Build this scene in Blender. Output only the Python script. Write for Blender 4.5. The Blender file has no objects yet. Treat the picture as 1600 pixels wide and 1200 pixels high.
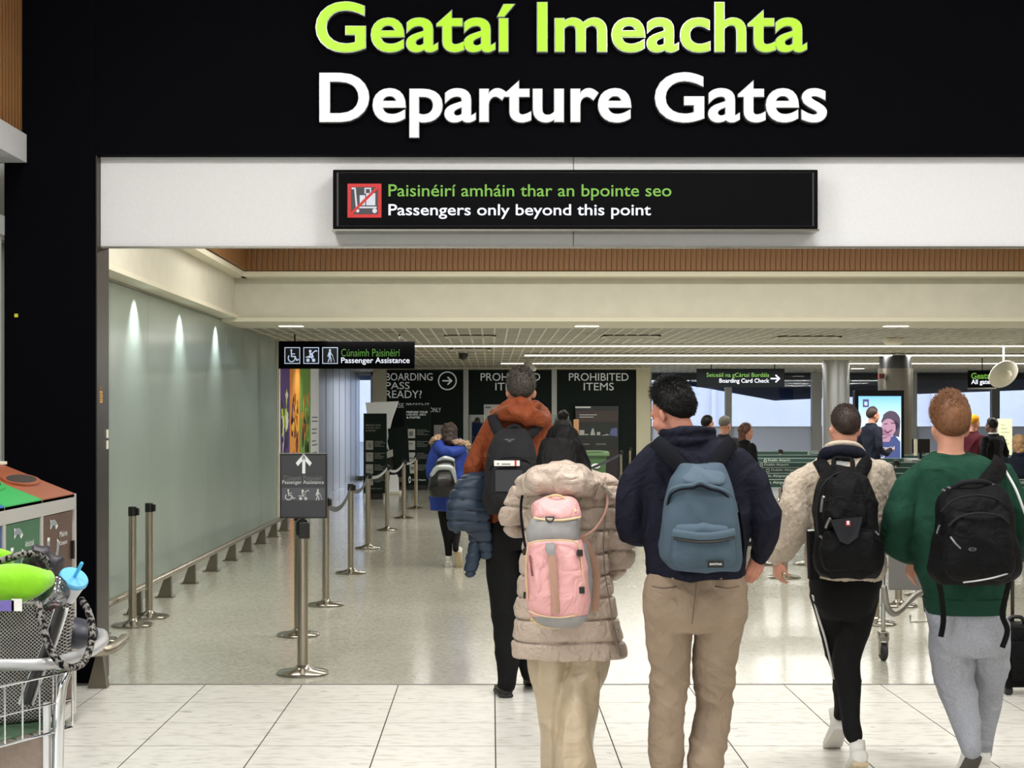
import bpy, bmesh, math, random
from mathutils import Vector, Matrix, noise
random.seed(7)
PI = math.pi
col = bpy.context.scene.collection
sc = bpy.context.scene
FPX, HX, HY, CAMZ = 2400.0, 768.0, 648.0, 1.68

# ------------------------------------------------------------------ camera, world, lights, exposure
cam_d = bpy.data.cameras.new('camera'); cam = bpy.data.objects.new('camera', cam_d); col.objects.link(cam)
cam.location = (0, 0, CAMZ); cam.rotation_euler = (PI/2, 0, 0)
cam_d.sensor_width = 36; cam_d.lens = 36*FPX/1600
cam_d.shift_x = (800-HX)/1600; cam_d.shift_y = (HY-600)/1600
cam_d.clip_end = 400
sc.camera = cam
sc.view_settings.view_transform = 'Standard'; sc.view_settings.look = 'None'
sc.view_settings.gamma = 1; sc.view_settings.use_curve_mapping = False
sc.view_settings.exposure = 0.0
sc.cycles.use_denoising = True
sc.cycles.max_bounces = 6; sc.cycles.diffuse_bounces = 3; sc.cycles.glossy_bounces = 3
sc.cycles.transmission_bounces = 6; sc.cycles.transparent_max_bounces = 8
sc.cycles.caustics_reflective = False; sc.cycles.caustics_refractive = False
w = bpy.data.worlds.new('world'); sc.world = w; w.use_nodes = True
w.node_tree.nodes['Background'].inputs[0].default_value = (0.92, 0.95, 1.0, 1)
w.node_tree.nodes['Background'].inputs[1].default_value = 4.9

def area(name, loc, sx, sy, power, color=(1, .97, .9), rot=(0, 0, 0), spread=PI):
    l = bpy.data.lights.new(name, 'AREA'); l.shape = 'RECTANGLE'; l.size = sx; l.size_y = sy
    l.energy = power; l.color = color; l.spread = spread
    o = bpy.data.objects.new(name, l); o.location = loc; o.rotation_euler = rot; col.objects.link(o); return o
def spot(name, loc, power, angle, blend, rot, color=(1, 1, 1), size=.03):
    l = bpy.data.lights.new(name, 'SPOT'); l.energy = power; l.spot_size = angle; l.spot_blend = blend
    l.color = color; l.shadow_soft_size = size
    o = bpy.data.objects.new(name, l); o.location = loc; o.rotation_euler = rot; col.objects.link(o); return o
# outer hall ceiling luminaires
for i, (x, y, p) in enumerate([(-1.9, 5.9, 135), (1.4, 6.4, 135), (4.6, 5.6, 105), (-1.7, 3.2, 75), (1.6, 3.2, 75), (4.4, 1.8, 30), (0, -.6, 25)]):
    area('hall_lamp', (x, y, 5.1), 1.1, .4, p, (1, .98, .95))
# inner ceiling line lights
for y, x0, x1, p in ((24.0, -1.2, 12.5, 360), (27.8, .6, 12.8, 270), (32.2, .2, 13, 270)):
    area('line_lamp', ((x0+x1)/2, y, 2.735), x1-x0, .12, p, (1, .98, .92))
# raised bay behind the portal: fill lights added without fixtures, here and beyond
area('bay_fill', (1.5, 12.2, 3.9), 8.0, .6, 185, (1, .96, .88))
area('bay_fill', (2.5, 15.6, 3.9), 9.5, .6, 235, (1, .96, .88))
area('bay_fill', (2.5, 21.0, 2.75), 9.5, .14, 120, (1, .96, .9))
# wall-wash spots over the glass wall
for y in (13.75, 15.75, 17.8):
    spot('wall_wash', (-3.07, y, 2.79), 62, math.radians(84), 1, (0, math.radians(12), 0), (.93, 1, .97))
for y in (27.0, 33.5):
    spot('art_wash', (-2.8, y, 2.7), 45, math.radians(110), .8, (0, math.radians(25), 0), (1, 1, 1), .08)

# ------------------------------------------------------------------ helpers
def W(px, py, D): return Vector(((px-HX)*D/FPX, D, CAMZ-(py-HY)*D/FPX))
def lin(c):
    return tuple(((v/255)/12.92 if v/255 <= .04045 else ((v/255+.055)/1.055)**2.4) for v in c)
_M = {}
def mat(name, rgb, rough=.6, metal=0, spec=.5, noise_amt=0, nscale=20, bump=0, bscale=200, stretch=None, emit=0, rgb2=None, coat=0, sheen=0, contrast=None, alpha=1, trans=0, wr=0, wrs=9):
    if name in _M: return _M[name]
    m = bpy.data.materials.new(name); m.use_nodes = True; nt = m.node_tree; b = nt.nodes['Principled BSDF']
    c = lin(rgb)
    b.inputs['Base Color'].default_value = (*c, 1)
    b.inputs['Roughness'].default_value = rough; b.inputs['Metallic'].default_value = metal
    b.inputs['Specular IOR Level'].default_value = .15 if (spec == .5 and rough >= .75) else spec
    if coat: b.inputs['Coat Weight'].default_value = coat
    if sheen: b.inputs['Sheen Weight'].default_value = sheen
    if alpha < 1: b.inputs['Alpha'].default_value = alpha
    if trans: b.inputs['Transmission Weight'].default_value = trans
    if emit:
        if emit >= .4: b.inputs['Base Color'].default_value = (*[v*.35 for v in c], 1)
        b.inputs['Emission Color'].default_value = (*c, 1); b.inputs['Emission Strength'].default_value = emit
    tc = None
    if noise_amt or bump:
        tc = nt.nodes.new('ShaderNodeTexCoord'); mp = nt.nodes.new('ShaderNodeMapping')
        if stretch: mp.inputs['Scale'].default_value = stretch
        nt.links.new(tc.outputs['Object'], mp.inputs['Vector'])
    if noise_amt:
        n = nt.nodes.new('ShaderNodeTexNoise'); n.inputs['Scale'].default_value = nscale; n.inputs['Detail'].default_value = 5
        nt.links.new(mp.outputs[0], n.inputs['Vector'])
        r = nt.nodes.new('ShaderNodeValToRGB'); c2 = lin(rgb2) if rgb2 else tuple(v*(1-noise_amt) for v in c)
        c1 = c if rgb2 else tuple(min(1, v*(1+noise_amt*.6)) for v in c)
        lo, hi = contrast or (.3, .7)
        r.color_ramp.elements[0].position = lo; r.color_ramp.elements[1].position = hi
        r.color_ramp.elements[0].color = (*c2, 1); r.color_ramp.elements[1].color = (*c1, 1)
        nt.links.new(n.outputs['Fac'], r.inputs[0]); nt.links.new(r.outputs[0], b.inputs['Base Color'])
    if bump:
        n = nt.nodes.new('ShaderNodeTexNoise'); n.inputs['Scale'].default_value = bscale; n.inputs['Detail'].default_value = 3
        nt.links.new(mp.outputs[0], n.inputs['Vector'])
        bp = nt.nodes.new('ShaderNodeBump'); bp.inputs['Strength'].default_value = min(1, bump); bp.inputs['Distance'].default_value = .004
        nt.links.new(n.outputs['Fac'], bp.inputs['Height']); nt.links.new(bp.outputs[0], b.inputs['Normal'])
    if wr:
        t2 = nt.nodes.new('ShaderNodeTexCoord'); n2 = nt.nodes.new('ShaderNodeTexNoise'); n2.inputs['Scale'].default_value = wrs
        n2.inputs['Detail'].default_value = 4; n2.inputs['Distortion'].default_value = 1.6; n2.inputs['Roughness'].default_value = .45
        nt.links.new(t2.outputs['Object'], n2.inputs['Vector'])
        b2 = nt.nodes.new('ShaderNodeBump'); b2.inputs['Strength'].default_value = 1; b2.inputs['Distance'].default_value = wr*2.2
        nt.links.new(n2.outputs['Fac'], b2.inputs['Height'])
        if bump: nt.links.new(b2.outputs[0], bp.inputs['Normal'])
        else: nt.links.new(b2.outputs[0], b.inputs['Normal'])
    _M[name] = m; return m

def origin(p):
    v = Vector((0, 0, 0))
    while p is not None: v += p.location; p = p.parent
    return v
def tag(o, label=None, cat=None, group=None, kind=None):
    if label: o['label'] = label
    if cat: o['category'] = cat
    if group: o['group'] = group
    if kind: o['kind'] = kind
    return o
def thing(name, label, cat, loc=(0, 0, 0), group=None, rotz=0):
    o = bpy.data.objects.new(name, None); col.objects.link(o); o.empty_display_size = .1
    o.location = loc; o.rotation_euler = (0, 0, rotz)
    return tag(o, label, cat, group)
def copy_tree(o, parent=None):
    c = o.copy(); col.objects.link(c); c.parent = parent
    for ch in list(o.children): copy_tree(ch, c)
    return c
def link_mesh(name, me, material, parent=None, loc=(0, 0, 0)):
    o = bpy.data.objects.new(name, me); col.objects.link(o); o.location = loc
    if parent is not None: o.parent = parent
    if material is not None and not me.materials: me.materials.append(material)
    return o

def cr(pts, n=4):
    """Catmull-Rom through tuples"""
    out = []; P = [tuple(p) for p in pts]
    for i in range(len(P)-1):
        a, b, c, d = P[max(i-1, 0)], P[i], P[i+1], P[min(i+2, len(P)-1)]
        for k in range(n):
            t = k/n
            out.append(tuple(.5*((2*b[j])+(-a[j]+c[j])*t+(2*a[j]-5*b[j]+4*c[j]-d[j])*t*t+(-a[j]+3*b[j]-3*c[j]+d[j])*t**3) for j in range(len(b))))
    out.append(P[-1]); return out

class MB:
    """collects geometry, links it as ONE mesh object"""
    def __init__(s): s.v = []; s.f = []; s.mi = []; s.cur = 0
    def add(s, vs, fs):
        o = len(s.v); s.v += [tuple(v) for v in vs]
        for f in fs: s.f.append(tuple(i+o for i in f)); s.mi.append(s.cur)
        return s
    def box(s, x0, x1, y0, y1, z0, z1, ch=0):
        if ch:
            bm = bmesh.new(); bmesh.ops.create_cube(bm, size=1)
            for v in bm.verts: v.co = Vector(((x0+x1)/2+v.co.x*(x1-x0), (y0+y1)/2+v.co.y*(y1-y0), (z0+z1)/2+v.co.z*(z1-z0)))
            bmesh.ops.bevel(bm, geom=bm.edges[:], offset=ch, segments=2, affect='EDGES', profile=.5)
            s.bm(bm); return s
        vs = [(x, y, z) for x in (x0, x1) for y in (y0, y1) for z in (z0, z1)]
        return s.add(vs, [(0, 1, 3, 2), (4, 6, 7, 5), (0, 4, 5, 1), (2, 3, 7, 6), (0, 2, 6, 4), (1, 5, 7, 3)])
    def bm(s, bm, free=True):
        bm.verts.ensure_lookup_table(); bm.verts.index_update()
        s.add([v.co.copy() for v in bm.verts], [[v.index for v in f.verts] for f in bm.faces])
        if free: bm.free()
        return s
    def prism(s, poly, a, b):
        """polygon of 3D points swept by vector from a*dir..; poly: list of Vector, a: offset vec, b: offset vec"""
        n = len(poly); vs = [Vector(p)+Vector(a) for p in poly]+[Vector(p)+Vector(b) for p in poly]
        fs = [tuple(range(n))[::-1], tuple(range(n, 2*n))]+[(i, (i+1) % n, n+(i+1) % n, n+i) for i in range(n)]
        return s.add(vs, fs)
    def rings(s, R, cap=True, closed=False):
        n = len(R[0]); vs = [p for r in R for p in r]; fs = []
        m = len(R)
        for i in range(m-1 if not closed else m):
            for j in range(n):
                a, b = i*n+j, i*n+(j+1) % n; c, d = ((i+1) % m)*n+(j+1) % n, ((i+1) % m)*n+j
                fs.append((a, b, c, d))
        if cap and not closed: fs += [tuple(range(n))[::-1], tuple(range((m-1)*n, m*n))]
        return s.add(vs, fs)
    def tube(s, pts, r, n=8, sub=0, hint=None, closed=False, flat=1.0, round_caps=False):
        """pts: Vectors; r float or list; flat: second radius factor"""
        rr = r if isinstance(r, (list, tuple)) else [r]*len(pts)
        P = [(*Vector(p), q) for p, q in zip(pts, rr)]
        if closed and sub:
            m = len(P); Q = []
            ext = P[-1:]+P+P[:2]
            full = cr(ext, sub); Q = full[sub:sub*(m+1)]; P = Q
        elif sub: P = cr(P, sub)
        if round_caps:
            a, b = Vector(P[0][:3]), Vector(P[1][:3]); d = (a-b).normalized(); q = P[0][3]
            P = [(*(a+d*q*k1), q*k2) for k1, k2 in ((.97, .2), (.8, .6), (.45, .88))]+P
            a, b = Vector(P[-1][:3]), Vector(P[-2][:3]); d = (a-b).normalized(); q = P[-1][3]
            P = P+[(*(a+d*q*k1), q*k2) for k1, k2 in ((.45, .88), (.8, .6), (.97, .2))]
        R = []; m = len(P); h = Vector(hint) if hint else None; u = None
        for i, p in enumerate(P):
            c = Vector(p[:3])
            nx = Vector(P[(i+1) % m if closed else min(i+1, m-1)][:3]); pv = Vector(P[i-1 if closed else max(i-1, 0)][:3])
            t = (nx-pv)
            if t.length < 1e-9: t = Vector((0, 0, 1))
            t.normalize()
            if h is not None: base = h
            elif u is not None: base = u
            else: base = Vector((0, 1, 0)) if abs(t.y) < .9 else Vector((1, 0, 0))
            u = base-t*base.dot(t)
            if u.length < 1e-6: u = t.orthogonal()
            u.normalize(); v = t.cross(u)
            R.append([c+u*(p[3]*flat*math.cos(a))+v*(p[3]*math.sin(a)) for a in (2*PI*k/n for k in range(n))])
        return s.rings(R, closed=closed)
    def cyl(s, x, y, z0, z1, r, n=16, r2=None):
        r2 = r if r2 is None else r2
        return s.rings([[Vector((x+q*math.cos(2*PI*k/n), y+q*math.sin(2*PI*k/n), z)) for k in range(n)] for z, q in ((z0, r), (z1, r2))])
    def lathe(s, prof, n=24, c=(0, 0, 0)):
        return s.rings([[Vector((c[0]+max(q, .0005)*math.cos(2*PI*k/n), c[1]+max(q, .0005)*math.sin(2*PI*k/n), c[2]+z)) for k in range(n)] for q, z in prof])
    def ell(s, c, r, n=14, m=9, M=None):
        R = []
        for i in range(m):
            ph = -PI/2+PI*(i+.5)/m if 0 else -PI/2+PI*(i+.3)/(m-.4)
            R.append([Vector((c[0]+r[0]*math.cos(ph)*math.cos(2*PI*k/n), c[1]+r[1]*math.cos(ph)*math.sin(2*PI*k/n), c[2]+r[2]*math.sin(ph))) for k in range(n)])
        if M is not None: R = [[M @ p for p in r_] for r_ in R]
        return s.rings(R)
    def xf(s, M, start=0):
        s.v[start:] = [tuple(M @ Vector(v)) for v in s.v[start:]]; return s
    def build(s, name, mats, parent=None, world=False, smooth=False, loc=(0, 0, 0)):
        off = origin(parent) if (world and parent is not None) else Vector((0, 0, 0))
        if world and parent is None: off = Vector(loc)
        me = bpy.data.meshes.new(name)
        me.from_pydata([(v[0]-off.x, v[1]-off.y, v[2]-off.z) for v in s.v], [], s.f)
        if not isinstance(mats, (list, tuple)): mats = [mats]
        for m in mats: me.materials.append(m)
        if len(mats) > 1: me.polygons.foreach_set('material_index', s.mi)
        bm = bmesh.new(); bm.from_mesh(me); bmesh.ops.recalc_face_normals(bm, faces=bm.faces[:]); bm.to_mesh(me); bm.free()
        if smooth:
            me.polygons.foreach_set('use_smooth', [True]*len(me.polygons))
            if smooth != 2: me.set_sharp_from_angle(angle=math.radians(40))
        me.update()
        o = bpy.data.objects.new(name, me); col.objects.link(o)
        o.parent = parent; o.location = loc if not (world and parent is not None) else (0, 0, 0)
        return o

work = bpy.data.scenes.new('work')
def fuse(mb, name, material, parent=None, voxel=.01, smooth=6, disp=None, world=True, loc=(0, 0, 0), sub=0):
    """one continuous surface from overlapping closed shells"""
    me = bpy.data.meshes.new('tmp'); me.from_pydata(mb.v, [], mb.f)
    bm = bmesh.new(); bm.from_mesh(me); bmesh.ops.recalc_face_normals(bm, faces=bm.faces[:]); bm.to_mesh(me); bm.free()
    t = bpy.data.objects.new('tmp', me); work.collection.objects.link(t)
    r = t.modifiers.new('r', 'REMESH'); r.mode = 'VOXEL'; r.voxel_size = voxel
    if smooth:
        q = t.modifiers.new('s', 'SMOOTH'); q.factor = .5; q.iterations = smooth
    work.view_layers[0].update(); dg = work.view_layers[0].depsgraph
    m2 = bpy.data.meshes.new_from_object(t.evaluated_get(dg)); m2.name = name
    bpy.data.objects.remove(t); bpy.data.meshes.remove(me)
    off = origin(parent) if parent is not None else Vector(loc)
    if not world: off = Vector((0, 0, 0))
    P = [(v.co.copy(), v.normal.copy()) for v in m2.vertices]; co = []
    for p, n in P:
        if disp: p = p+n*disp(p)
        co += (p.x-off.x, p.y-off.y, p.z-off.z)
    m2.vertices.foreach_set('co', co); m2.update()
    m2.materials.clear(); m2.materials.append(material)
    m2.polygons.foreach_set('use_smooth', [True]*len(m2.polygons))
    o = bpy.data.objects.new(name, m2); col.objects.link(o); o.parent = parent
    o.location = loc if parent is None else (0, 0, 0)
    return o

def nz(p, s=1, o=0): return noise.noise(Vector((p.x*s+o, p.y*s+o*.7, p.z*s-o)))
def folds(amp=.006, f=6, seed=0, zs=.8):
    def d(p):
        q = Vector((p.x*f+seed, p.y*f*.6, p.z*f*zs-seed))
        a = noise.noise(q); b = noise.noise(q*2.3+Vector((a*2, 0, a)))
        return 1.35*amp*(.8-2.2*abs(a)**.75) + amp*.6*b
    return d
def quilt(pitch=.075, amp=.014, seed=0, vert=0, f=5):
    g = folds(.006, 9, seed)
    def d(p):
        z = p.z + .012*nz(p, 4, seed)
        t = (z/pitch) % 1.0; e = abs(t-.5)*2
        return amp*(math.sqrt(max(0, 1-e**6))-.8-.5*math.exp(-((1-e)/.1)**2)) + g(p)*(.4+.6*(1-e))
    return d

# ------------------------------------------------------------------ text
_T = {}
def text_mesh(body, bold=0.0, extrude=0.0, spacing=1.0):
    key = (body, bold, extrude, spacing)
    if key in _T: return _T[key]
    c = bpy.data.curves.new('t', 'FONT'); c.body = body; c.size = 1; c.offset = bold; c.extrude = extrude; c.resolution_u = 4
    c.space_character = spacing; c.space_line = .92
    o = bpy.data.objects.new('t', c); work.collection.objects.link(o)
    work.view_layers[0].update(); dg = work.view_layers[0].depsgraph
    me = bpy.data.meshes.new_from_object(o.evaluated_get(dg))
    bpy.data.objects.remove(o); bpy.data.curves.remove(c)
    xs = [v.co.x for v in me.vertices]; ys = [v.co.y for v in me.vertices]
    _T[key] = (me, min(xs), max(xs), min(ys), max(ys)); return _T[key]
def text_in(body, name, m, parent, o, ux, uz, w, h, bold=0, depth=.002, spacing=1.0, keep=False):
    """fit text into box: o = lower-left corner (world), ux/uz unit vectors, w,h size"""
    me, x0, x1, y0, y1 = text_mesh(body, bold, 0.0, spacing)
    me = me.copy(); ux = Vector(ux); uz = Vector(uz); nrm = ux.cross(uz)
    off = origin(parent)
    sx = w/(x1-x0); sy = h/(y1-y0)
    if keep: sx = sy = min(sx, sy)
    for v in me.vertices:
        v.co = Vector(o)+ux*((v.co.x-x0)*sx)+uz*((v.co.y-y0)*sy)+nrm*depth-off
    me.name = name; me.materials.clear(); me.materials.append(m)
    ob = bpy.data.objects.new(name, me); col.objects.link(ob); ob.parent = parent; return ob
UX, UZ = Vector((1, 0, 0)), Vector((0, 0, 1))
def text_px(body, name, m, parent, x0, y0, x1, y1, D, bold=0, spacing=1.0):
    a = W(x0, y1, D); b = W(x1, y0, D)
    return text_in(body, name, m, parent, a, UX, UZ, b.x-a.x, b.z-a.z, bold, .0, spacing)

class Flat:
    """flat print on a plane: unit square coords mapped by o + ux*x + uz*y, lifted by nrm*d"""
    def __init__(s, o, ux, uz, d=.002): s.o = Vector(o); s.ux = Vector(ux); s.uz = Vector(uz); s.n = s.ux.cross(s.uz).normalized(); s.d = d; s.mb = MB()
    def P(s, x, y): return s.o+s.ux*x+s.uz*y+s.n*s.d
    def poly(s, pts):
        vs = [s.P(*p) for p in pts]; s.mb.add(vs, [tuple(range(len(vs)))]); return s
    def rect(s, x0, y0, x1, y1): return s.poly([(x0, y0), (x1, y0), (x1, y1), (x0, y1)])
    def disc(s, x, y, r, n=20, ry=None): return s.poly([(x+r*math.cos(2*PI*k/n), y+(ry or r)*math.sin(2*PI*k/n)) for k in range(n)])
    def ring(s, x, y, r, w, n=28, a0=0, a1=2*PI):
        for k in range(n):
            a, b = a0+(a1-a0)*k/n, a0+(a1-a0)*(k+1)/n
            s.poly([(x+(r-w/2)*math.cos(a), y+(r-w/2)*math.sin(a)), (x+(r+w/2)*math.cos(a), y+(r+w/2)*math.sin(a)), (x+(r+w/2)*math.cos(b), y+(r+w/2)*math.sin(b)), (x+(r-w/2)*math.cos(b), y+(r-w/2)*math.sin(b))])
        return s
    def line(s, pts, w):
        for a, b in zip(pts, pts[1:]):
            dx, dy = b[0]-a[0], b[1]-a[1]; L = math.hypot(dx, dy) or 1; nx, ny = -dy/L*w/2, dx/L*w/2; ex, ey = dx/L*w*.35, dy/L*w*.35
            s.poly([(a[0]-ex+nx, a[1]-ey+ny), (a[0]-ex-nx, a[1]-ey-ny), (b[0]+ex-nx, b[1]+ey-ny), (b[0]+ex+nx, b[1]+ey+ny)])
        return s
    def frame(s, x0, y0, x1, y1, w):
        s.rect(x0, y0, x1, y0+w); s.rect(x0, y1-w, x1, y1); s.rect(x0, y0+w, x0+w, y1-w); s.rect(x1-w, y0+w, x1, y1-w); return s
    def build(s, name, m, parent): return s.mb.build(name, m, parent, world=True)
def pict_wheelchair(F, x, y, s):
    F.disc(x+.42*s, y+.86*s, .07*s); F.line([(x+.42*s, y+.76*s), (x+.44*s, y+.45*s), (x+.68*s, y+.45*s), (x+.8*s, y+.2*s), (x+.92*s, y+.24*s)], .08*s)
    F.line([(x+.44*s, y+.62*s), (x+.66*s, y+.62*s)], .06*s); F.ring(x+.44*s, y+.34*s, .24*s, .07*s, a0=PI*.75, a1=PI*2.05)
def pict_stroller(F, x, y, s):
    F.disc(x+.42*s, y+.8*s, .1*s); F.disc(x+.26*s, y+.2*s, .12*s); F.disc(x+.66*s, y+.2*s, .12*s)
    F.line([(x+.12*s, y+.4*s), (x+.3*s, y+.42*s), (x+.52*s, y+.62*s), (x+.8*s, y+.84*s), (x+.9*s, y+.8*s)], .07*s)
    F.line([(x+.3*s, y+.42*s), (x+.6*s, y+.42*s), (x+.55*s, y+.6*s), (x+.4*s, y+.64*s)], .12*s); F.line([(x+.45*s, y+.42*s), (x+.66*s, y+.2*s)], .05*s)
def pict_walker(F, x, y, s):
    F.disc(x+.48*s, y+.87*s, .075*s); F.line([(x+.48*s, y+.74*s), (x+.46*s, y+.45*s)], .15*s)
    F.line([(x+.48*s, y+.45*s), (x+.36*s, y+.1*s)], .07*s); F.line([(x+.48*s, y+.45*s), (x+.56*s, y+.28*s), (x+.56*s, y+.1*s)], .07*s)
    F.line([(x+.4*s, y+.7*s), (x+.32*s, y+.45*s)], .05*s); F.line([(x+.52*s, y+.7*s), (x+.66*s, y+.52*s)], .05*s); F.line([(x+.66*s, y+.52*s), (x+.8*s, y+.1*s)], .03*s)
def arrow(F, x, y, s, up=False):
    if up: F.line([(x+.5*s, y+.05*s), (x+.5*s, y+.85*s)], .15*s); F.line([(x+.15*s, y+.55*s), (x+.5*s, y+.92*s), (x+.85*s, y+.55*s)], .15*s)
    else: F.line([(x+.05*s, y+.5*s), (x+.85*s, y+.5*s)], .14*s); F.line([(x+.55*s, y+.15*s), (x+.92*s, y+.5*s), (x+.55*s, y+.85*s)], .14*s)
# ------------------------------------------------------------------ materials
black = mat('black_panel', (4, 4, 8), .7, spec=.04)
jambm = mat('dark_bronze', (62, 58, 54), .38, metal=.8)
white = mat('white_panel', (216, 216, 218), .5, noise_amt=.03, nscale=60)
cream = mat('cream_plaster', (222, 218, 204), .7, noise_amt=.05, nscale=5)
creamd = mat('cream_trim', (232, 226, 206), .55)
woodm = mat('oak_slat', (142, 98, 56), .5, noise_amt=.35, nscale=6, stretch=(14, 14, .8), bump=.2, bscale=30)
woodd = mat('wood_gap', (86, 56, 30), .8)
steel = mat('brushed_steel', (172, 164, 150), .3, metal=1, noise_amt=.12, nscale=40, stretch=(1, 1, .05))
steelp = mat('polished_steel', (150, 147, 140), .2, metal=1)
chrome = mat('chrome_tube', (215, 217, 220), .12, metal=1)
blackp = mat('black_plastic', (14, 14, 15), .35)
rubber = mat('rubber', (28, 28, 29), .6)
tilem = mat('floor_tile', (222, 220, 213), .3, noise_amt=.16, nscale=16, stretch=(.55, 1.3, 1), contrast=(.28, .52), rgb2=(190, 187, 178))
nt = tilem.node_tree; fn = nt.nodes.new('ShaderNodeTexNoise'); fn.inputs['Scale'].default_value = 9; fm = nt.nodes.new('ShaderNodeMapping'); fm.inputs['Scale'].default_value = (.8, 2.4, 1); ft = nt.nodes.new('ShaderNodeNewGeometry'); nt.links.new(ft.outputs['Position'], fm.inputs[0]); nt.links.new(fm.outputs[0], fn.inputs[0]); fr_ = nt.nodes.new('ShaderNodeMapRange'); fr_.inputs[1].default_value = .70; fr_.inputs[2].default_value = .74; nt.links.new(fn.outputs['Fac'], fr_.inputs[0]); fx = nt.nodes.new('ShaderNodeMix'); fx.data_type = 'RGBA'; nt.links.new(fr_.outputs[0], fx.inputs[0]); bs_ = nt.nodes['Principled BSDF'].inputs['Base Color']; nt.links.new(bs_.links[0].from_socket, fx.inputs[6]); fx.inputs[7].default_value = (.2, .19, .17, 1); nt.links.new(fx.outputs[2], bs_)
for q_ in nt.nodes:
    if q_.type == 'MAPPING' and q_ is not fm: nt.links.new(ft.outputs['Position'], q_.inputs[0])
grout = mat('grout', (70, 68, 64), .9)
signk = mat('sign_black', (5, 5, 7), .6, spec=.06)
green_t = mat('letter_green', (118, 180, 62), .4, emit=.6)
green_d = mat('letter_green_dim', (86, 140, 60), .4, emit=.55)
white_t = mat('letter_white', (236, 240, 255), .4, emit=1.0)
print_w = mat('print_white', (205, 208, 206), .6, emit=.18)
print_g = mat('print_grey', (120, 124, 120), .6)
darkgreen = mat('dark_green_board', (12, 26, 23), .6, spec=.2)
greyfilm = mat('frosted_film', (168, 171, 176), .4); g_ = greyfilm.node_tree; tl_ = g_.nodes.new('ShaderNodeBsdfTranslucent'); mx_ = g_.nodes.new('ShaderNodeMixShader'); tl_.inputs[0].default_value = (.86, .88, .92, 1); mx_.inputs[0].default_value = .65; g_.links.new(g_.nodes['Principled BSDF'].outputs[0], mx_.inputs[1]); g_.links.new(tl_.outputs[0], mx_.inputs[2]); g_.links.new(mx_.outputs[0], g_.nodes['Material Output'].inputs[0])
winframe = mat('window_frame', (196, 198, 198), .45)

def terrazzo():
    m = bpy.data.materials.new('terrazzo'); m.use_nodes = True; nt = m.node_tree; b = nt.nodes['Principled BSDF']
    tc = nt.nodes.new('ShaderNodeTexCoord'); v = nt.nodes.new('ShaderNodeTexVoronoi'); v.inputs['Scale'].default_value = 55
    nt.links.new(tc.outputs['Object'], v.inputs['Vector'])
    r = nt.nodes.new('ShaderNodeValToRGB'); e = r.color_ramp.elements
    e[0].position = .0; e[0].color = (*lin((168, 166, 152)), 1); e[1].position = 1; e[1].color = (*lin((202, 200, 188)), 1)
    q = e.new(.4); q.color = (*lin((188, 186, 172)), 1)
    sep = nt.nodes.new('ShaderNodeSeparateColor'); nt.links.new(v.outputs['Color'], sep.inputs[0]); nt.links.new(sep.outputs[0], r.inputs[0])
    n = nt.nodes.new('ShaderNodeTexNoise'); n.inputs['Scale'].default_value = .7; nt.links.new(tc.outputs['Object'], n.inputs['Vector'])
    mx = nt.nodes.new('ShaderNodeMix'); mx.data_type = 'RGBA'; mx.blend_type = 'MULTIPLY'; mx.inputs[0].default_value = .25
    nt.links.new(r.outputs[0], mx.inputs[6]); nt.links.new(n.outputs['Fac'], mx.inputs[7]); nt.links.new(mx.outputs[2], b.inputs['Base Color'])
    b.inputs['Roughness'].default_value = .16; b.inputs['Specular IOR Level'].default_value = .6
    return m
terr = terrazzo()
def glassy(name, tint, refl=.12, rough=.02, tr=.9):
    m = bpy.data.materials.new(name); m.use_nodes = True; nt = m.node_tree; nt.nodes.remove(nt.nodes['Principled BSDF'])
    out = nt.nodes['Material Output']; t = nt.nodes.new('ShaderNodeBsdfTransparent'); g = nt.nodes.new('ShaderNodeBsdfGlossy'); x = nt.nodes.new('ShaderNodeMixShader')
    t.inputs[0].default_value = (*[c*tr for c in lin(tint)], 1); g.inputs['Roughness'].default_value = rough; x.inputs[0].default_value = refl
    nt.links.new(t.outputs[0], x.inputs[1]); nt.links.new(g.outputs[0], x.inputs[2]); nt.links.new(x.outputs[0], out.inputs[0]); return m
clear = glassy('clear_glass', (222, 228, 238), .07); cab = glassy('cabinet_glass', (225, 235, 232), .1)
frost = mat('back_painted_glass', (150, 164, 157), .22, spec=.5, noise_amt=.05, nscale=1.2)

def st(name, mb, m, parent=None, **k):
    o = mb.build(name, m, parent, world=parent is not None, **k)
    if parent is None: o['kind'] = 'structure'
    return o
def B(*a, **k): return MB().box(*a, **k)

# ------------------------------------------------------------------ floor
fl = st('floor', B(-5, 15.2, 9.58, 41, -.1, 0), terr)
base = st('floor_hall', B(-6.5, 8, -2.5, 9.58, -.1, -.0012), grout)
tm = None
for j in range(19):
    for i in range(22):
        x0 = .02+.6*(i-9); y1 = 9.555-.587*j
        if x0 < -5.1 or x0 > 5.5: continue
        if tm is None:
            b = MB().box(.003, .597, .0045, .5825, -.012, 0, ch=.0015); tm = b.build('tile', tilem, base); tm.location = (x0, y1-.587, 0)
        else:
            o = tm.copy(); col.objects.link(o); o.location = (x0, y1-.587, 0)
st('trim_1', B(-2.47, 6, 9.556, 9.585, -.02, .002), mat('threshold', (128, 126, 120), .5))

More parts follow.
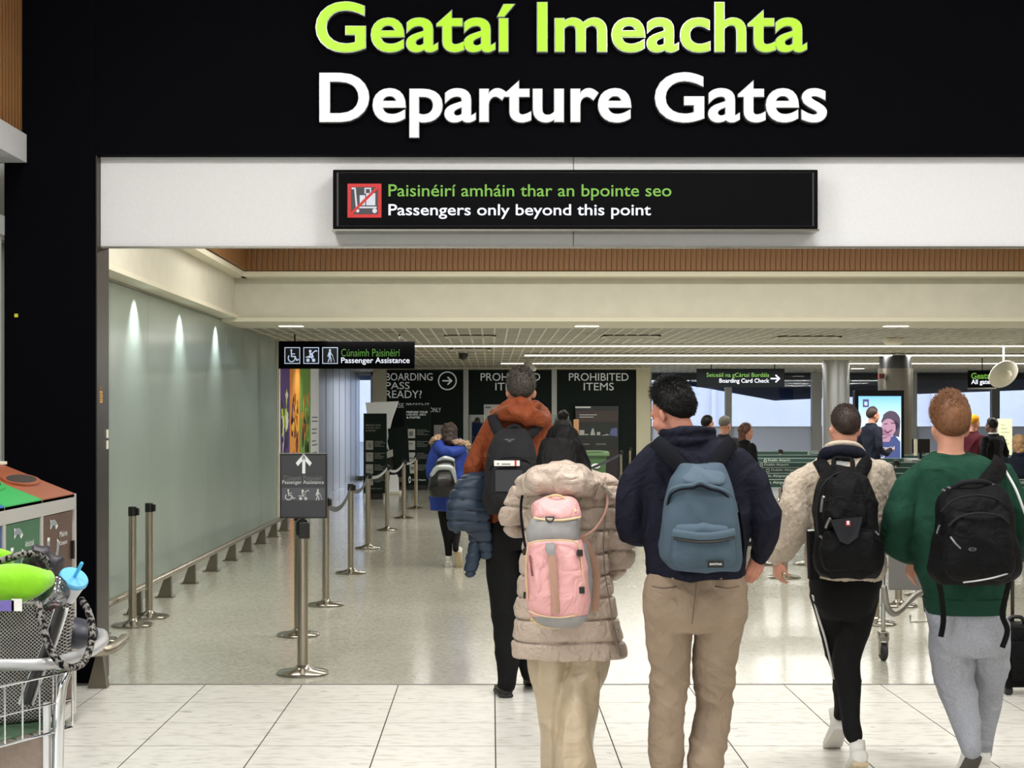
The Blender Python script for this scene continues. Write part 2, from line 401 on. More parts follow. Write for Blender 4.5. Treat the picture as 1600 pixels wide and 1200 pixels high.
# ------------------------------------------------------------------ portal
st('wall_front', B(-2.472, 6.4, 9.6, 9.9, 3.305, 5.5), black)
st('wall_column', B(-3.045, -2.474, 9.6, 9.88, 0, 5.5), black)
j = st('trim_2', B(-2.4735, -2.466, 9.602, 9.9, 0, 3.3), jambm)
st('trim_3', B(5.4, 6.4, 9.6, 9.9, 0, 3.3), black)
st('wall_front_right', B(6.3, 15.2, 9.6, 9.9, 0, 4.4), cream)
f = st('wall_fascia', B(-2.46, 5.4, 9.74, 9.9, 2.75, 3.3), white)
xs = (896-HX)*9.68/FPX
for a, b_ in ((-2.465, xs-.002), (xs+.002, 5.4)):
    B(a, b_, 9.68, 9.74, 2.737, 3.304, ch=.003).build('fascia_panel', white, f)
B(-2.465, 5.4, 9.665, 9.69, 2.728, 2.74).build('edge_trim', steelp, f)
t = thing('sticker', 'small yellow square sticker on the black column', 'sticker', (-2.97, 9.598, 2.3))
B(-.011, .011, -.002, .001, -.011, .011).build('label_square', mat('sticker_yellow', (196, 190, 40), .5), t)
t = thing('sticker', 'orange warning label on the dark door jamb', 'sticker', (-2.4655, 9.7, 1.79))
F = Flat((-2.4655, 9.66, 1.755), (0, .07, 0), (0, 0, .075), .001); F.rect(0, 0, 1, 1); F.build('label_square', mat('sticker_orange', (214, 160, 52), .5), t)
F = Flat((-2.4655, 9.66, 1.755), (0, .07, 0), (0, 0, .075), .002)
for q in range(4): F.rect(.12, .15+.2*q, .6+.2*(q % 2), .24+.2*q)
F.build('label_print', blackp, t)
F = Flat((-2.4655, 9.67, 1.84), (0, .05, 0), (0, 0, .02), .001); F.rect(0, 0, 1, 1); F.build('label_strip', mat('sticker_brown', (120, 84, 50), .5), t)
t = thing('door_sensor', 'pair of small white switches on the dark jamb', 'switch', (-2.4655, 9.84, 1.5))
for z in (1.46, 1.53): B(-2.4665, -2.458, 9.83, 9.86, z, z+.055, ch=.002).build('switch', creamd, t, world=True)

# big illuminated channel letters
def channel(words, name, label, m, x0, y0, x1, y1, cap, D=9.6, sp=1.0):
    """each letter a part, its lit face a sub-part"""
    root = thing(name, label, 'sign', (W(x0, y1, D).x, D, W(x0, y1, D).z))
    full = text_mesh(words, 0, 0, sp); right = []
    for i, ch in enumerate(words):
        if ch == ' ': right.append(None); continue
        a = text_mesh(words[:i+1], 0, 0, sp)[2]; b = text_mesh(ch, 0, 0, sp)[2]; right.append(a-b)
    A, Bv = W(x0, y1, D), W(x1, y0, D); sx = (Bv.x-A.x)/(full[2]-full[1])
    capu = text_mesh('D', 0, 0, sp); sz = (cap*D/FPX)/(capu[4]-capu[3]); zb = A.z-capu[3]*sz
    for i, ch in enumerate(words):
        if ch == ' ': continue
        for kind in ('rim', 'face'):
            key = (ch, kind); c = bpy.data.curves.new('t', 'FONT'); c.body = ch; c.size = 1; c.resolution_u = 5
            c.offset = .024 if kind == 'rim' else 0.012; c.extrude = .06 if kind == 'rim' else .012
            o = bpy.data.objects.new('t', c); work.collection.objects.link(o); work.view_layers[0].update(); dg = work.view_layers[0].depsgraph
            me = bpy.data.meshes.new_from_object(o.evaluated_get(dg)); bpy.data.objects.remove(o)
            yo = 9.6-.06*sz-.001 if kind == 'rim' else 9.6-.12*sz-.012*sz
            if kind == 'rim':
                lx = A.x+(right[i]-full[1])*sx
                loc = Vector((lx, D, zb))
            for v in me.vertices: v.co = Vector((v.co.x*sx, yo-D-v.co.z*sz, v.co.y*sz))
            me.materials.clear(); me.materials.append(rimm if kind == 'rim' else m)
            if kind == 'rim':
                L = bpy.data.objects.new('letter', me); col.objects.link(L); L.parent = root; L.location = loc-root.location
            else:
                fo = bpy.data.objects.new('lit_face', me); col.objects.link(fo); fo.parent = L
rimm = mat('letter_rim', (150, 152, 150), .3, metal=.7)
lg = mat('lit_green', (168, 236, 16), .4, emit=.95); lw = mat('lit_white', (248, 250, 255), .4, emit=1.35)
channel('Geataí Imeachta', 'illuminated_lettering', 'lime green illuminated letters reading Geataí Imeachta on black header', lg, 497, 8, 1256, 82, 73)
channel('Departure Gates', 'illuminated_lettering', 'white illuminated letters reading Departure Gates below the green line', lw, 503, 118, 1287, 191, 72)

def signbox(name, label, x0, y0, x1, y1, D, depth=.1, rods=None, m=signk):
    a = W(x0, y1, D); b = W(x1, y0, D)
    root = thing(name, label, 'sign', ((a.x+b.x)/2, D+depth/2, a.z))
    B(a.x, b.x, D, D+depth, a.z, b.z, ch=.006).build('casing', m, root, world=True)
    return root, a, b
r, a, b = signbox('passengers_only_sign', 'long black sign on white fascia reading Passengers only beyond this point', 520, 265, 1278, 358, 9.5, .17)
B(a.x-.006, b.x+.006, 9.49, 9.67, a.z-.012, a.z-.001).build('bottom_rail', steelp, r, world=True)
F = Flat((a.x, 9.5, a.z), (b.x-a.x, 0, 0), (0, 0, b.z-a.z), .0025); F.frame(.008, .05, .992, .95, .004); F.build('inner_frame', mat('dark_frame', (26, 26, 30), .4), r)
text_px('Paisinéirí amháin thar an bpointe seo', 'lettering', green_t, r, 607, 288, 1049, 313, 9.497, .006)
text_px('Passengers only beyond this point', 'lettering', white_t, r, 607, 319, 1017, 342, 9.497, .008)
o_ = W(543, 340, 9.497); s_ = (596-543)*9.497/FPX
F = Flat(o_, (s_, 0, 0), (0, 0, s_), .0); F.rect(0, 0, 1, 1); F.build('pictogram_red', mat('picto_red', (178, 22, 24), .5, emit=.25), r)
F = Flat(o_, (s_, 0, 0), (0, 0, s_), .001); F.rect(.1, .1, .9, .9); F.build('pictogram_ground', mat('picto_dark', (52, 54, 60), .5), r)
F = Flat(o_, (s_, 0, 0), (0, 0, s_), .002)
F.line([(.14, .86), (.22, .86), (.27, .3), (.84, .3)], .05); F.rect(.36, .36, .52, .66); F.rect(.55, .36, .82, .72); F.line([(.52, .72), (.52, .86), (.68, .86), (.68, .72)], .04); F.disc(.8, .2, .07); F.disc(.3, .2, .05)
F.build('pictogram_trolley', mat('picto_white', (225, 228, 240), .5, emit=.5), r)
F = Flat(o_, (s_, 0, 0), (0, 0, s_), .003); F.line([(.12, .12), (.88, .88)], .08); F.build('pictogram_bar', mat('picto_red', (0, 0, 0)), r)

st('ceiling_hall', B(-6.5, 8, -2.6, 9.6, 5.5, 5.6), white)
st('wall_hall_right', B(8, 8.1, -2.6, 9.9, 0, 5.5), cream)
st('wall_hall_rear', B(-6.5, 8, -2.7, -2.6, 0, 5.5), cream)
# near-left bulkhead and shopfront beside the column
wl = st('wall_bulkhead', B(-3.4, -2.96, 5.0, 9.598, 3.3, 5.5), woodd)
B(-3.3, -2.905, 5.0, 9.598, 3.255, 3.43).build('bulkhead_trim', white, wl)
sl = None
for k in range(76):
    y = 9.59-.06*k
    if sl is None: sl = MB().box(-2.965, -2.93, -.057, 0, 3.43, 5.5, ch=.004).build('slat', woodm, wl); sl.location.y = y
    else: o = sl.copy(); col.objects.link(o); o.location.y = y
st('wall_shopfront', B(-3.34, -3.3, 3.0, 9.88, 0, 3.3), frost)
wn = thing('window_1', None, None, (-3.1, 9.3, 0)); wn['kind'] = 'structure'
B(-3.12, -3.06, 9.2, 9.59, 0, 2.8).build('window_frame', winframe, wn, world=True)
B(-3.12, -3.04, 7.2, 9.59, 2.8, 2.92).build('window_head', winframe, wn, world=True)
MB().tube([Vector((-3.1, 9.4, 3.3)), Vector((-3.1, 9.4, 2.92))], .05, 10).build('pipe', mat('pipe_grey', (120, 118, 112), .4), wn, world=True, smooth=True)

# ------------------------------------------------------------------ inner hall shell
wL = st('wall_left', B(-3.4, -3.225, 9.9, 23.1, 0, 2.83), mat('wall_backing', (120, 130, 124), .7))
for k in range(8):
    y0 = 12.9+1.4*(k-1); y0 = max(y0, 9.92); y1 = min(12.9+1.4*k, 23.08)
    B(-3.222, -3.20, y0+.004, y1-.004, .09, 2.80, ch=.002).build('glass_panel', frost, wL)
for y in (9.95+2.95,): pass
B(-3.222, -3.19, 9.92, 23.08, 2.80, 2.825).build('head_channel', steelp, wL)
st('baseboard_left', B(-3.225, -3.17, 9.92, 23.08, 0, .085), mat('skirting_grey', (178, 180, 172), .45))
st('wall_end_post', B(-3.43, -3.19, 23.08, 23.2, 0, 2.83), creamd)
wp = st('wall_passage', B(-3.6, -3.43, 23.2, 40, 0, 2.83), mat('satin_steel_wall', (150, 154, 156), .3, metal=.85, noise_amt=.1, nscale=3, stretch=(1, 6, .1)))
for k in range(7): B(-3.434, -3.424, 30.4+1.4*k, 30.41+1.4*k, .02, 2.8).build('panel_joint', jambm, wp)
# bulkheads
st('trim_4', B(-3.5, -3.0, 9.9, 19.7, 2.822, 2.865), creamd)
st('wall_bulkhead_left', B(-3.5, -3.05, 9.9, 18.6, 2.865, 3.32), cream)
st('trim_5', B(-3.5, -2.90, 9.9, 18.3, 3.30, 3.36), creamd)
wd = st('wall_wood_left', B(-3.2, -2.905, 9.9, 18.3, 3.36, 4.3), woodd)
st('trim_6', B(-3.5, 15, 18.2, 19.62, 2.785, 2.83), creamd)
st('wall_bulkhead_front', B(-3.05, 15, 18.26, 18.7, 2.83, 3.32), cream)
st('trim_7', B(-2.95, 15, 18.0, 18.6, 3.30, 3.36), creamd)
wf = st('wall_wood_front', B(-2.9, 15, 18.03, 18.3, 3.36, 4.3), woodd)
st('trim_8', B(-2.87, 15, 17.99, 18.01, 3.36, 3.38), woodd)
s0 = None
for k in range(190):
    x = -2.87+.062*k
    if x > 8.9: break
    if s0 is None: s0 = MB().box(0, .0595, 17.985, 18.03, 3.37, 4.3, ch=.003).build('slat', woodm, wf); s0.location.x = x
    else: o = s0.copy(); col.objects.link(o); o.location.x = x
s1 = None
for k in range(130):
    y = 9.95+.062*k
    if s1 is None: s1 = MB().box(-2.905, -2.87, 0, .0595, 3.37, 4.3, ch=.003).build('slat', woodm, wd); s1.location.y = y
    else: o = s1.copy(); col.objects.link(o); o.location.y = y
st('ceiling_bay', B(-3.5, 15, 9.9, 18.7, 4.3, 4.4), cream)
st('wall_bay_back', B(-3.5, 15, 9.9, 9.95, 3.3, 4.4), cream)
# slatted metal ceiling
plank = mat('ceiling_plank', (158, 153, 138), .5, noise_amt=.08, nscale=2); bar = mat('ceiling_bar', (228, 224, 208), .5)
ce = st('ceiling', B(-3.6, 15.2, 19.6, 41, 2.83, 2.95), mat('ceiling_void', (70, 68, 60), .9))
p0 = None
for k in range(110):
    x = -3.42+.165*k
    if x > 14.8: break
    if p0 is None:
        p0 = MB().box(.006, .159, 19.62, 40.6, 2.79, 2.80).build('ceiling_plank', plank, ce); p0.location.x = x
    else: o = p0.copy(); col.objects.link(o); o.location.x = x
mb = MB()
for k in range(110): mb.box(-3.435+.165*k, -3.413+.165*k, 19.62, 40.6, 2.782, 2.80)
for k in range(15): mb.box(-3.42, 14.9, 20.9+1.4*k, 20.93+1.4*k, 2.779, 2.80)
mb.build('grid_bars', bar, ce)['kind'] = 'stuff'
# ceiling fittings
def downlight(px, py, D, z, label):
    x = (px-HX)*D/FPX
    t = thing('recessed_downlight', label, 'light', (x, D, z), 'recessed downlights in the soffit')
    B(-.16, .16, -.07, .07, -.006, .0).build('light_trim', creamd, t)
    B(-.145, .145, -.055, .055, -.012, -.004).build('diffuser', mat('lamp_white', (255, 250, 240), .4, emit=6), t)
downlight(455, 509, 19.05, 2.785, 'recessed rectangular downlight above the passenger assistance sign')
downlight(917, 511, 19.05, 2.785, 'recessed downlight in the middle of the cream soffit')
downlight(1400, 511, 19.05, 2.785, 'recessed downlight at the right of the cream soffit')
downlight(1340, 578, 36.5, 2.78, 'small recessed downlight above the tall advertising screen')
for y, x0, x1, lab in ((24.0, -1.2, 12.5, 'nearest long white strip light in the grey ceiling'), (27.8, .6, 12.8, 'middle long white strip light in the grey ceiling'), (32.2, .2, 13, 'farthest long white strip light in the grey ceiling')):
    t = thing('strip_light', lab, 'light', ((x0+x1)/2, y, 2.775), 'strip lights across the ceiling')
    B(x0, x1, y-.09, y+.09, 2.755, 2.776).build('housing', bar, t, world=True)
    B(x0, x1, y-.06, y+.06, 2.745, 2.756).build('diffuser', mat('lamp_white', (0, 0, 0)), t, world=True)
def vent(px, D, w, d, lab):
    x = (px-HX)*D/FPX
    t = thing('ceiling_vent', lab, 'vent', (x, D, 2.775), 'ceiling vents')
    B(-w/2, w/2, -d/2, d/2, .0, .012).build('backing', rubber, t)
    for (a0, a1, b0, b1) in ((-w/2, w/2, -d/2, -d/2+.04), (-w/2, w/2, d/2-.04, d/2), (-w/2, -w/2+.05, -d/2, d/2), (w/2-.05, w/2, -d/2, d/2)):
        B(a0, a1, b0, b1, -.008, .004).build('frame', bar, t)
    for k in range(4): B(-w/2+.05, w/2-.05, -d/2+.1+k*(d-.2)/4, -d/2+.14+k*(d-.2)/4, -.006, .002).build('slat', bar, t)
vent(735, 21.6, .72, .6, 'rectangular air vent above the passenger assistance sign')
vent(735, 26.0, .7, .8, 'slatted air vent in front of the boarding pass board')
vent(985, 21.6, .8, .6, 'air vent in the ceiling above the navy jacketed man')
vent(1260, 21.8, .9, .5, 'air vent in the ceiling right of centre')
t = thing('smoke_detector', 'round white smoke detector under the ceiling at right', 'detector', ((1395-HX)*22.2/FPX, 22.2, 2.78))
MB().lathe([(.03, 0), (.16, 0), (.15, -.05), (.1, -.09), (0, -.1)], 20).build('detector_body', creamd, t, smooth=True)
t = thing('security_camera', 'small dark camera under the ceiling left of centre', 'camera', ((724-HX)*27.5/FPX, 27.5, 2.78))
MB().lathe([(.09, 0), (.09, -.05), (.07, -.1), (0, -.13)], 16).build('camera_dome', blackp, t, smooth=True)
t = thing('dome_camera', 'white hanging dome camera above the grey haired man', 'camera', ((825-HX)*30/FPX, 30, 2.78))
MB().lathe([(.03, .0), (.04, -.06), (.13, -.14), (.16, -.22), (.15, -.25), (0, -.25)], 20).build('housing', mat('dome_white', (200, 198, 190), .4), t, smooth=True)
MB().ell((0, 0, -.25), (.12, .12, .1), 16, 8).build('dome', mat('dome_dark', (60, 60, 62), .15), t, smooth=True)
# convex disc hanging at right
t = thing('hanging_dish', 'white round dish hanging from the ceiling at far right', 'dish', (*W(1568, 585, 24).xy, 2.78))
c = W(1568, 585, 24)
M = Matrix.Translation(c) @ Matrix.Rotation(math.radians(-22), 4, 'Y') @ Matrix.Rotation(math.radians(125), 4, 'X')
MB().lathe([(.0, .05), (.12, .045), (.22, .02), (.245, 0), (.24, -.015), (.1, -.03), (0, -.035)], 28).xf(M).build('dish', mat('dish_white', (225, 220, 205), .4), t, world=True, smooth=True)
MB().lathe([(.0, .08), (.08, .075), (.11, .05), (.1, .03)], 20).xf(M).build('dish_centre', creamd, t, world=True, smooth=True)
MB().tube([Vector((c.x, c.y, 2.78)), c+Vector((0, 0, .1)), c+Vector((.02, 0, 0))], .012, 8).build('hanger', creamd, t, world=True, smooth=True)

# ------------------------------------------------------------------ far wall: boards, posts, windows
BD = 36.0
def wx(px, D=BD): return (px-HX)*D/FPX
def wz(py, D=BD): return CAMZ-(py-HY)*D/FPX
bk = st('wall_back', B(wx(596), wx(1015), BD+.25, BD+.45, 0, 2.8), cream)
for x0, x1 in ((724, 732), (862, 870)):
    B(wx(x0), wx(x1), BD-.02, BD+.25, 0, 2.8).build('post', winframe, bk)
B(wx(994), wx(1016), BD-.05, BD+.25, 0, 2.8).build('pier', mat('cream_pier', (224, 218, 192), .6), bk)
B(wx(583), wx(604), BD-.03, BD+.25, 0, 2.8).build('pier', creamd, bk)
B(wx(583), wx(1015), BD-.06, BD+.25, 2.74, 2.8).build('head_beam', creamd, bk)
def board(x0, x1, label):
    t = thing('notice_wall_board', label, 'board', (wx((x0+x1)/2), BD, .12))
    B(wx(x0), wx(x1), BD, BD+.2, .22, wz(579), ch=.01).build('board_panel', darkgreen, t, world=True)
    B(wx(x0), wx(x1), BD-.03, BD+.2, .10, .22).build('plinth_band', mat('plinth_beige', (150, 142, 128), .6), t, world=True)
    B(wx(x0)+.02, wx(x1)-.02, BD+.02, BD+.2, 0, .10).build('plinth', blackp, t, world=True)
    return t
b1 = board(603, 724, 'dark green board reading BOARDING PASS READY with arrow in circle')
b2 = board(732, 862, 'dark green PROHIBITED ITEMS board behind the grey haired man')
b3 = board(870, 994, 'dark green PROHIBITED ITEMS board beside the cream pier')
wt = mat('board_white', (205, 206, 204), .6, emit=.25)
text_px('BOARDING', 'lettering', wt, b1, 602.5, 583, 676, 594.5, BD-.006, 0)
text_px('PASS', 'lettering', wt, b1, 602.5, 597, 640, 608, BD-.006, 0)
text_px('READY?', 'lettering', wt, b1, 602.5, 610, 659, 622, BD-.006, 0)
text_px('PLEASE PRESENT', 'lettering', print_w, b1, 602.5, 630, 671, 637, BD-.006)
text_px('ONLY', 'lettering', print_w, b1, 672, 637, 689, 644, BD-.006)
F = Flat(W(684, 610, BD-.006), (30*BD/FPX, 0, 0), (0, 0, 30*BD/FPX), 0); F.ring(.5, .5, .46, .06); arrow(F, .24, .24, .52); F.build('arrow_symbol', wt, b1)
F = Flat(W(678, 688, BD-.006), (18*BD/FPX, 0, 0), (0, 0, 24*BD/FPX), 0); F.rect(0, 0, 1, 1); F.build('small_poster', mat('poster_grey', (170, 165, 165), .6), b1)
text_px('PROHIBITED', 'lettering', wt, b2, 751, 583, 844, 595, BD-.006, 0)
text_px('ITEMS', 'lettering', wt, b2, 774, 598, 821, 610, BD-.006, 0)
text_px('PROHIBITED', 'lettering', wt, b3, 889, 583, 982, 595, BD-.006, 0)
text_px('ITEMS', 'lettering', wt, b3, 912, 598, 959, 610, BD-.006, 0)
# white notice on board 2
F = Flat(W(756, 665, BD-.01), (92*BD/FPX, 0, 0), (0, 0, 33*BD/FPX), 0); F.rect(0, 0, 1, 1); F.build('white_notice', mat('notice_white', (212, 214, 216), .5), b2)
F = Flat(W(756, 665, BD-.012), (92*BD/FPX, 0, 0), (0, 0, 33*BD/FPX), 0)
F.rect(.02, .82, .12, .9)
for q in range(5): F.rect(.16 if q < 2 else .02, .72-.13*q, .9-.1*(q % 3), .745-.13*q)
F.build('notice_print', print_g, b2)
# display cabinet on board 3
cx0, cx1 = 898, 966
t = thing('display_screen', 'dark display cabinet showing prohibited items on the last board', 'display', (wx(932), BD-.15, wz(765)))
B(wx(cx0), wx(cx1), BD-.16, BD-.01, wz(757), wz(634), ch=.01).build('cabinet', mat('display_case', (22, 28, 28), .35), t, world=True)
def q3(n, m, x0, y0, x1, y1, d=.168):
    F = Flat(W(x0, y1, BD-d), ((x1-x0)*BD/FPX, 0, 0), (0, 0, (y1-y0)*BD/FPX), 0); F.rect(0, 0, 1, 1); F.build(n, m, t)
q3('header_band', mat('brown_print', (66, 54, 52), .5, emit=.1), 900, 642, 965, 659)
q3('picture', mat('shelf_dark', (30, 42, 40), .5), 900, 666, 965, 686)
q3('lower_panel', mat('brown_dark', (44, 32, 34), .5), 948, 703, 965, 756)
F = Flat(W(900, 686, BD-.17), (65*BD/FPX, 0, 0), (0, 0, 20*BD/FPX), 0)
F.rect(.08, .3, .2, .7); F.poly([(.34, .3), (.38, .8), (.42, .85), (.46, .3)]); F.rect(.5, .3, .58, .55); F.poly([(.6, .25), (.75, .4), (.8, .3)]); F.disc(.25, .35, .05); F.build('pictured_items', mat('item_light', (170, 168, 160), .5, emit=.2), t)
F = Flat(W(900, 686, BD-.17), (65*BD/FPX, 0, 0), (0, 0, 20*BD/FPX), 0); F.poly([(.8, .3), (.84, .8), (.98, .9), (.99, .2)]); F.build('pictured_cloth', mat('item_blue', (88, 96, 140), .5, emit=.2), t)
F = Flat(W(900, 659, BD-.172), (65*BD/FPX, 0, 0), (0, 0, 17*BD/FPX), 0); F.rect(.08, .6, .5, .66); F.rect(.08, .4, .42, .46); F.rect(-.02, 1.25, .35, 1.4); F.build('print_lines', print_w, t)
for x in (905, 931):
    F = Flat(W(x, 695, BD-.17), (16*BD/FPX, 0, 0), (0, 0, 2*BD/FPX), 0); F.rect(0, 0, 1, 1); F.build('caption', print_g, t)
# glass screen in front with wooden edge
t = thing('glass_screen', 'upright glass screen in front of the prohibited items boards', 'screen', (wx(855, 34), 34, 0))
B(wx(734, 34), wx(888, 34), 34, 34.03, .1, wz(648, 34)).build('pane', cab, t, world=True)
for x in (735, 811, 887): B(wx(x, 34)-.03, wx(x, 34)+.03, 33.98, 34.05, 0, wz(648, 34)).build('post', mat('screen_post', (110, 112, 108), .4, metal=.6), t, world=True)
B(wx(896, 34), wx(904, 34), 33.9, 34.1, .1, wz(655, 34)).build('wood_edge', mat('wood_edge', (168, 122, 82), .6), t, world=True)

# window wall
WD = 40.0
ww = thing('window_2', None, None, (wx(1300, WD), WD, 0)); ww['kind'] = 'structure'
edges = [1000, 1138, 1276, 1428, 1556, 1700]
mull = [(1012, 1018), (1133, 1143), (1268, 1283), (1424, 1432), (1549, 1561)]
B(wx(1000, WD), 15, WD, WD+.12, wz(581, WD), 2.84).build('window_head', winframe, ww, world=True)
for i, (a, b) in enumerate(mull):
    B(wx(a, WD), wx(b, WD), WD-.06, WD+.12, 0, 2.8).build('mullion', winframe if i < 4 else mat('mullion_grey', (120, 122, 122), .4), ww, world=True)
for a, b in ((1018, 1133), (1143, 1268), (1283, 1424), (1432, 1549), (1561, 1622)):
    B(wx(a, WD), wx(b, WD), WD+.02, WD+.04, 1.36, wz(581, WD)).build('pane', clear, ww, world=True)
    B(wx(a, WD), wx(b, WD), WD+.01, WD+.05, 0, 1.36).build('frosted_panel', greyfilm, ww, world=True)
    B(wx(a, WD), wx(b, WD), WD-.01, WD+.05, 1.345, 1.375).build('transom', winframe, ww, world=True)
# passage end window
w3 = thing('window_3', None, None, (wx(578, 39.6), 39.6, 0)); w3['kind'] = 'structure'
B(-3.43, wx(602, 39.6), 39.6, 39.7, 0, .1).build('sill', winframe, w3, world=True)
B(-3.43, wx(602, 39.6), 39.66, 39.68, .1, 2.8).build('pane', clear, w3, world=True)
for x in (558, 581): B(wx(x, 39.6)-.03, wx(x, 39.6)+.03, 39.58, 39.7, 0, 2.8).build('mullion', winframe, w3, world=True)
B(-3.43, wx(602, 39.6), 39.58, 39.7, 2.70, 2.84).build('window_head', winframe, w3, world=True)
st('wall_right', B(15, 15.2, 9.9, 41, 0, 4.4), cream)
# outdoors: apron, canopy, pale concrete wall
st('ground_outside', B(-30, 90, 41, 160, -.4, -.3), mat('tarmac', (130, 132, 136), 1, spec=0))
cw = st('wall_outside', B(-30, 90, 112, 113, -.3, 16), mat('pale_concrete', (214, 216, 222), .8, noise_amt=.06, nscale=.4))
for k in range(12): B(-8+8*k, -7.7+8*k, 111.6, 112, -.3, 16).build('buttress', mat('pale_concrete', (0, 0, 0)), cw)
def canx(px, D): return (px-HX)*D/FPX
cz = 2.62
poly = []
for px, py in ((1010, 594), (1100, 606), (1210, 626), (1400, 617), (1620, 609)):
    D = (cz-CAMZ)*FPX/(HY-py); poly.append(Vector((canx(px, D), D, cz)))
poly = [Vector((-6, 41, cz))]+[Vector((-5, poly[0].y, cz))]+poly+[Vector((24, 41, cz))]
MB().prism(poly, (0, 0, 0), (0, 0, .7)).build('roof_outside', mat('canopy_dark', (46, 56, 74), 1, spec=0), None)['kind'] = 'structure'

# round columns
t = thing('column_1', None, None, (wx(1306, 31), 31, 0)); t['kind'] = 'structure'
MB().cyl(0, 0, 0, 2.8, .27, 32).build('column_shaft', mat('column_metal', (176, 178, 180), .3, metal=.6), t, smooth=True)
t = thing('column_2', None, None, (wx(1399, 28), 28, 0)); t['kind'] = 'structure'
MB().cyl(0, 0, 0, 2.52, .31, 32).build('column_shaft', mat('column_dark', (92, 88, 80), .35, metal=.7), t, smooth=True)
MB().cyl(0, 0, 2.45, 2.8, .29, 24).build('column_collar', blackp, t, smooth=True)
MB().box(-.37, -.27, -.3, -.2, 2.33, 2.42).build('red_box', mat('dull_red', (90, 20, 24), .5), t)
# ------------------------------------------------------------------ hanging signs
def rods(r, xs, D, z0, z1):
    for x in xs: MB().cyl(wx(x, D), D+.04, z0, z1, .012, 8).build('rod', blackp, r, world=True)
r, a, b = signbox('hanging_sign', 'black hanging sign with three pictograms reading Passenger Assistance', 435, 533, 648, 576, 21.0, .09)
rods(r, (460, 624), 21, b.z, 2.79)
text_px('Cúnaimh Paisinéirí', 'lettering', green_d, r, 533, 545, 625, 557, 20.995, .004)
text_px('Passenger Assistance', 'lettering', white_t, r, 533, 558.5, 640, 570, 20.995, .008)
for x, fn in ((444.5, pict_wheelchair), (474, pict_stroller), (503.5, pict_walker)):
    s = 24.5*20.995/FPX; o_ = W(x, 568.5, 20.995)
    F = Flat(o_, (s, 0, 0), (0, 0, s*1.06), 0); F.rect(.04, .04, .96, .96); F.build('pictogram_ground', mat('picto_navy', (22, 28, 36), .5), r)
    F = Flat(o_, (s, 0, 0), (0, 0, s*1.06), .002); F.frame(0, 0, 1, 1, .05); fn(F, .06, .04, .9); F.build('pictogram', mat('picto_pale', (205, 220, 245), .5, emit=.7), r)
r, a, b = signbox('hanging_sign', 'dark hanging sign with arrow reading Boarding Card Check', 1089, 576, 1226, 605, 33, .09, m=mat('sign_grey', (18, 22, 24), .6, spec=.08))
rods(r, (1112, 1211), 33, b.z, 2.79)
text_px('Seiceáil na gCártaí Bordála', 'lettering', green_t, r, 1104, 582.5, 1202, 591, 32.995, .004)
text_px('Boarding Card Check', 'lettering', white_t, r, 1124, 591.5, 1202, 600, 32.995, .008)
F = Flat(W(1204, 599, 32.995), (15*33/FPX, 0, 0), (0, 0, 15*33/FPX), 0); arrow(F, 0, 0, 1); F.build('arrow_symbol', white_t, r)
t = thing('hanging_sign', 'angled black overhead sign behind the white dish at far right', 'sign', (wx(1534, 30), 30, wz(605, 30)))
M = Matrix.Translation(W(1534, 592, 30)) @ Matrix.Rotation(math.radians(-30), 4, 'Z')
MB().box(-.27, .27, 0, .08, -.17, .17, ch=.006).xf(M).build('casing', signk, t, world=True)
MB().box(-.27, .27, -.02, .08, -.20, -.17).xf(M).build('bottom_rail', steelp, t, world=True)
MB().cyl(0, .04, .17, .45, .012, 8).xf(M).build('rod', blackp, t, world=True)
ux = (M.to_3x3() @ Vector((1, 0, 0)))
text_in('Geataí', 'lettering', green_t, t, M @ Vector((-.2, -.004, 0)), ux, UZ, .4, .12, .02)
text_in('All gates', 'lettering', white_t, t, M @ Vector((-.2, -.004, -.13)), ux, UZ, .4, .12, .02)

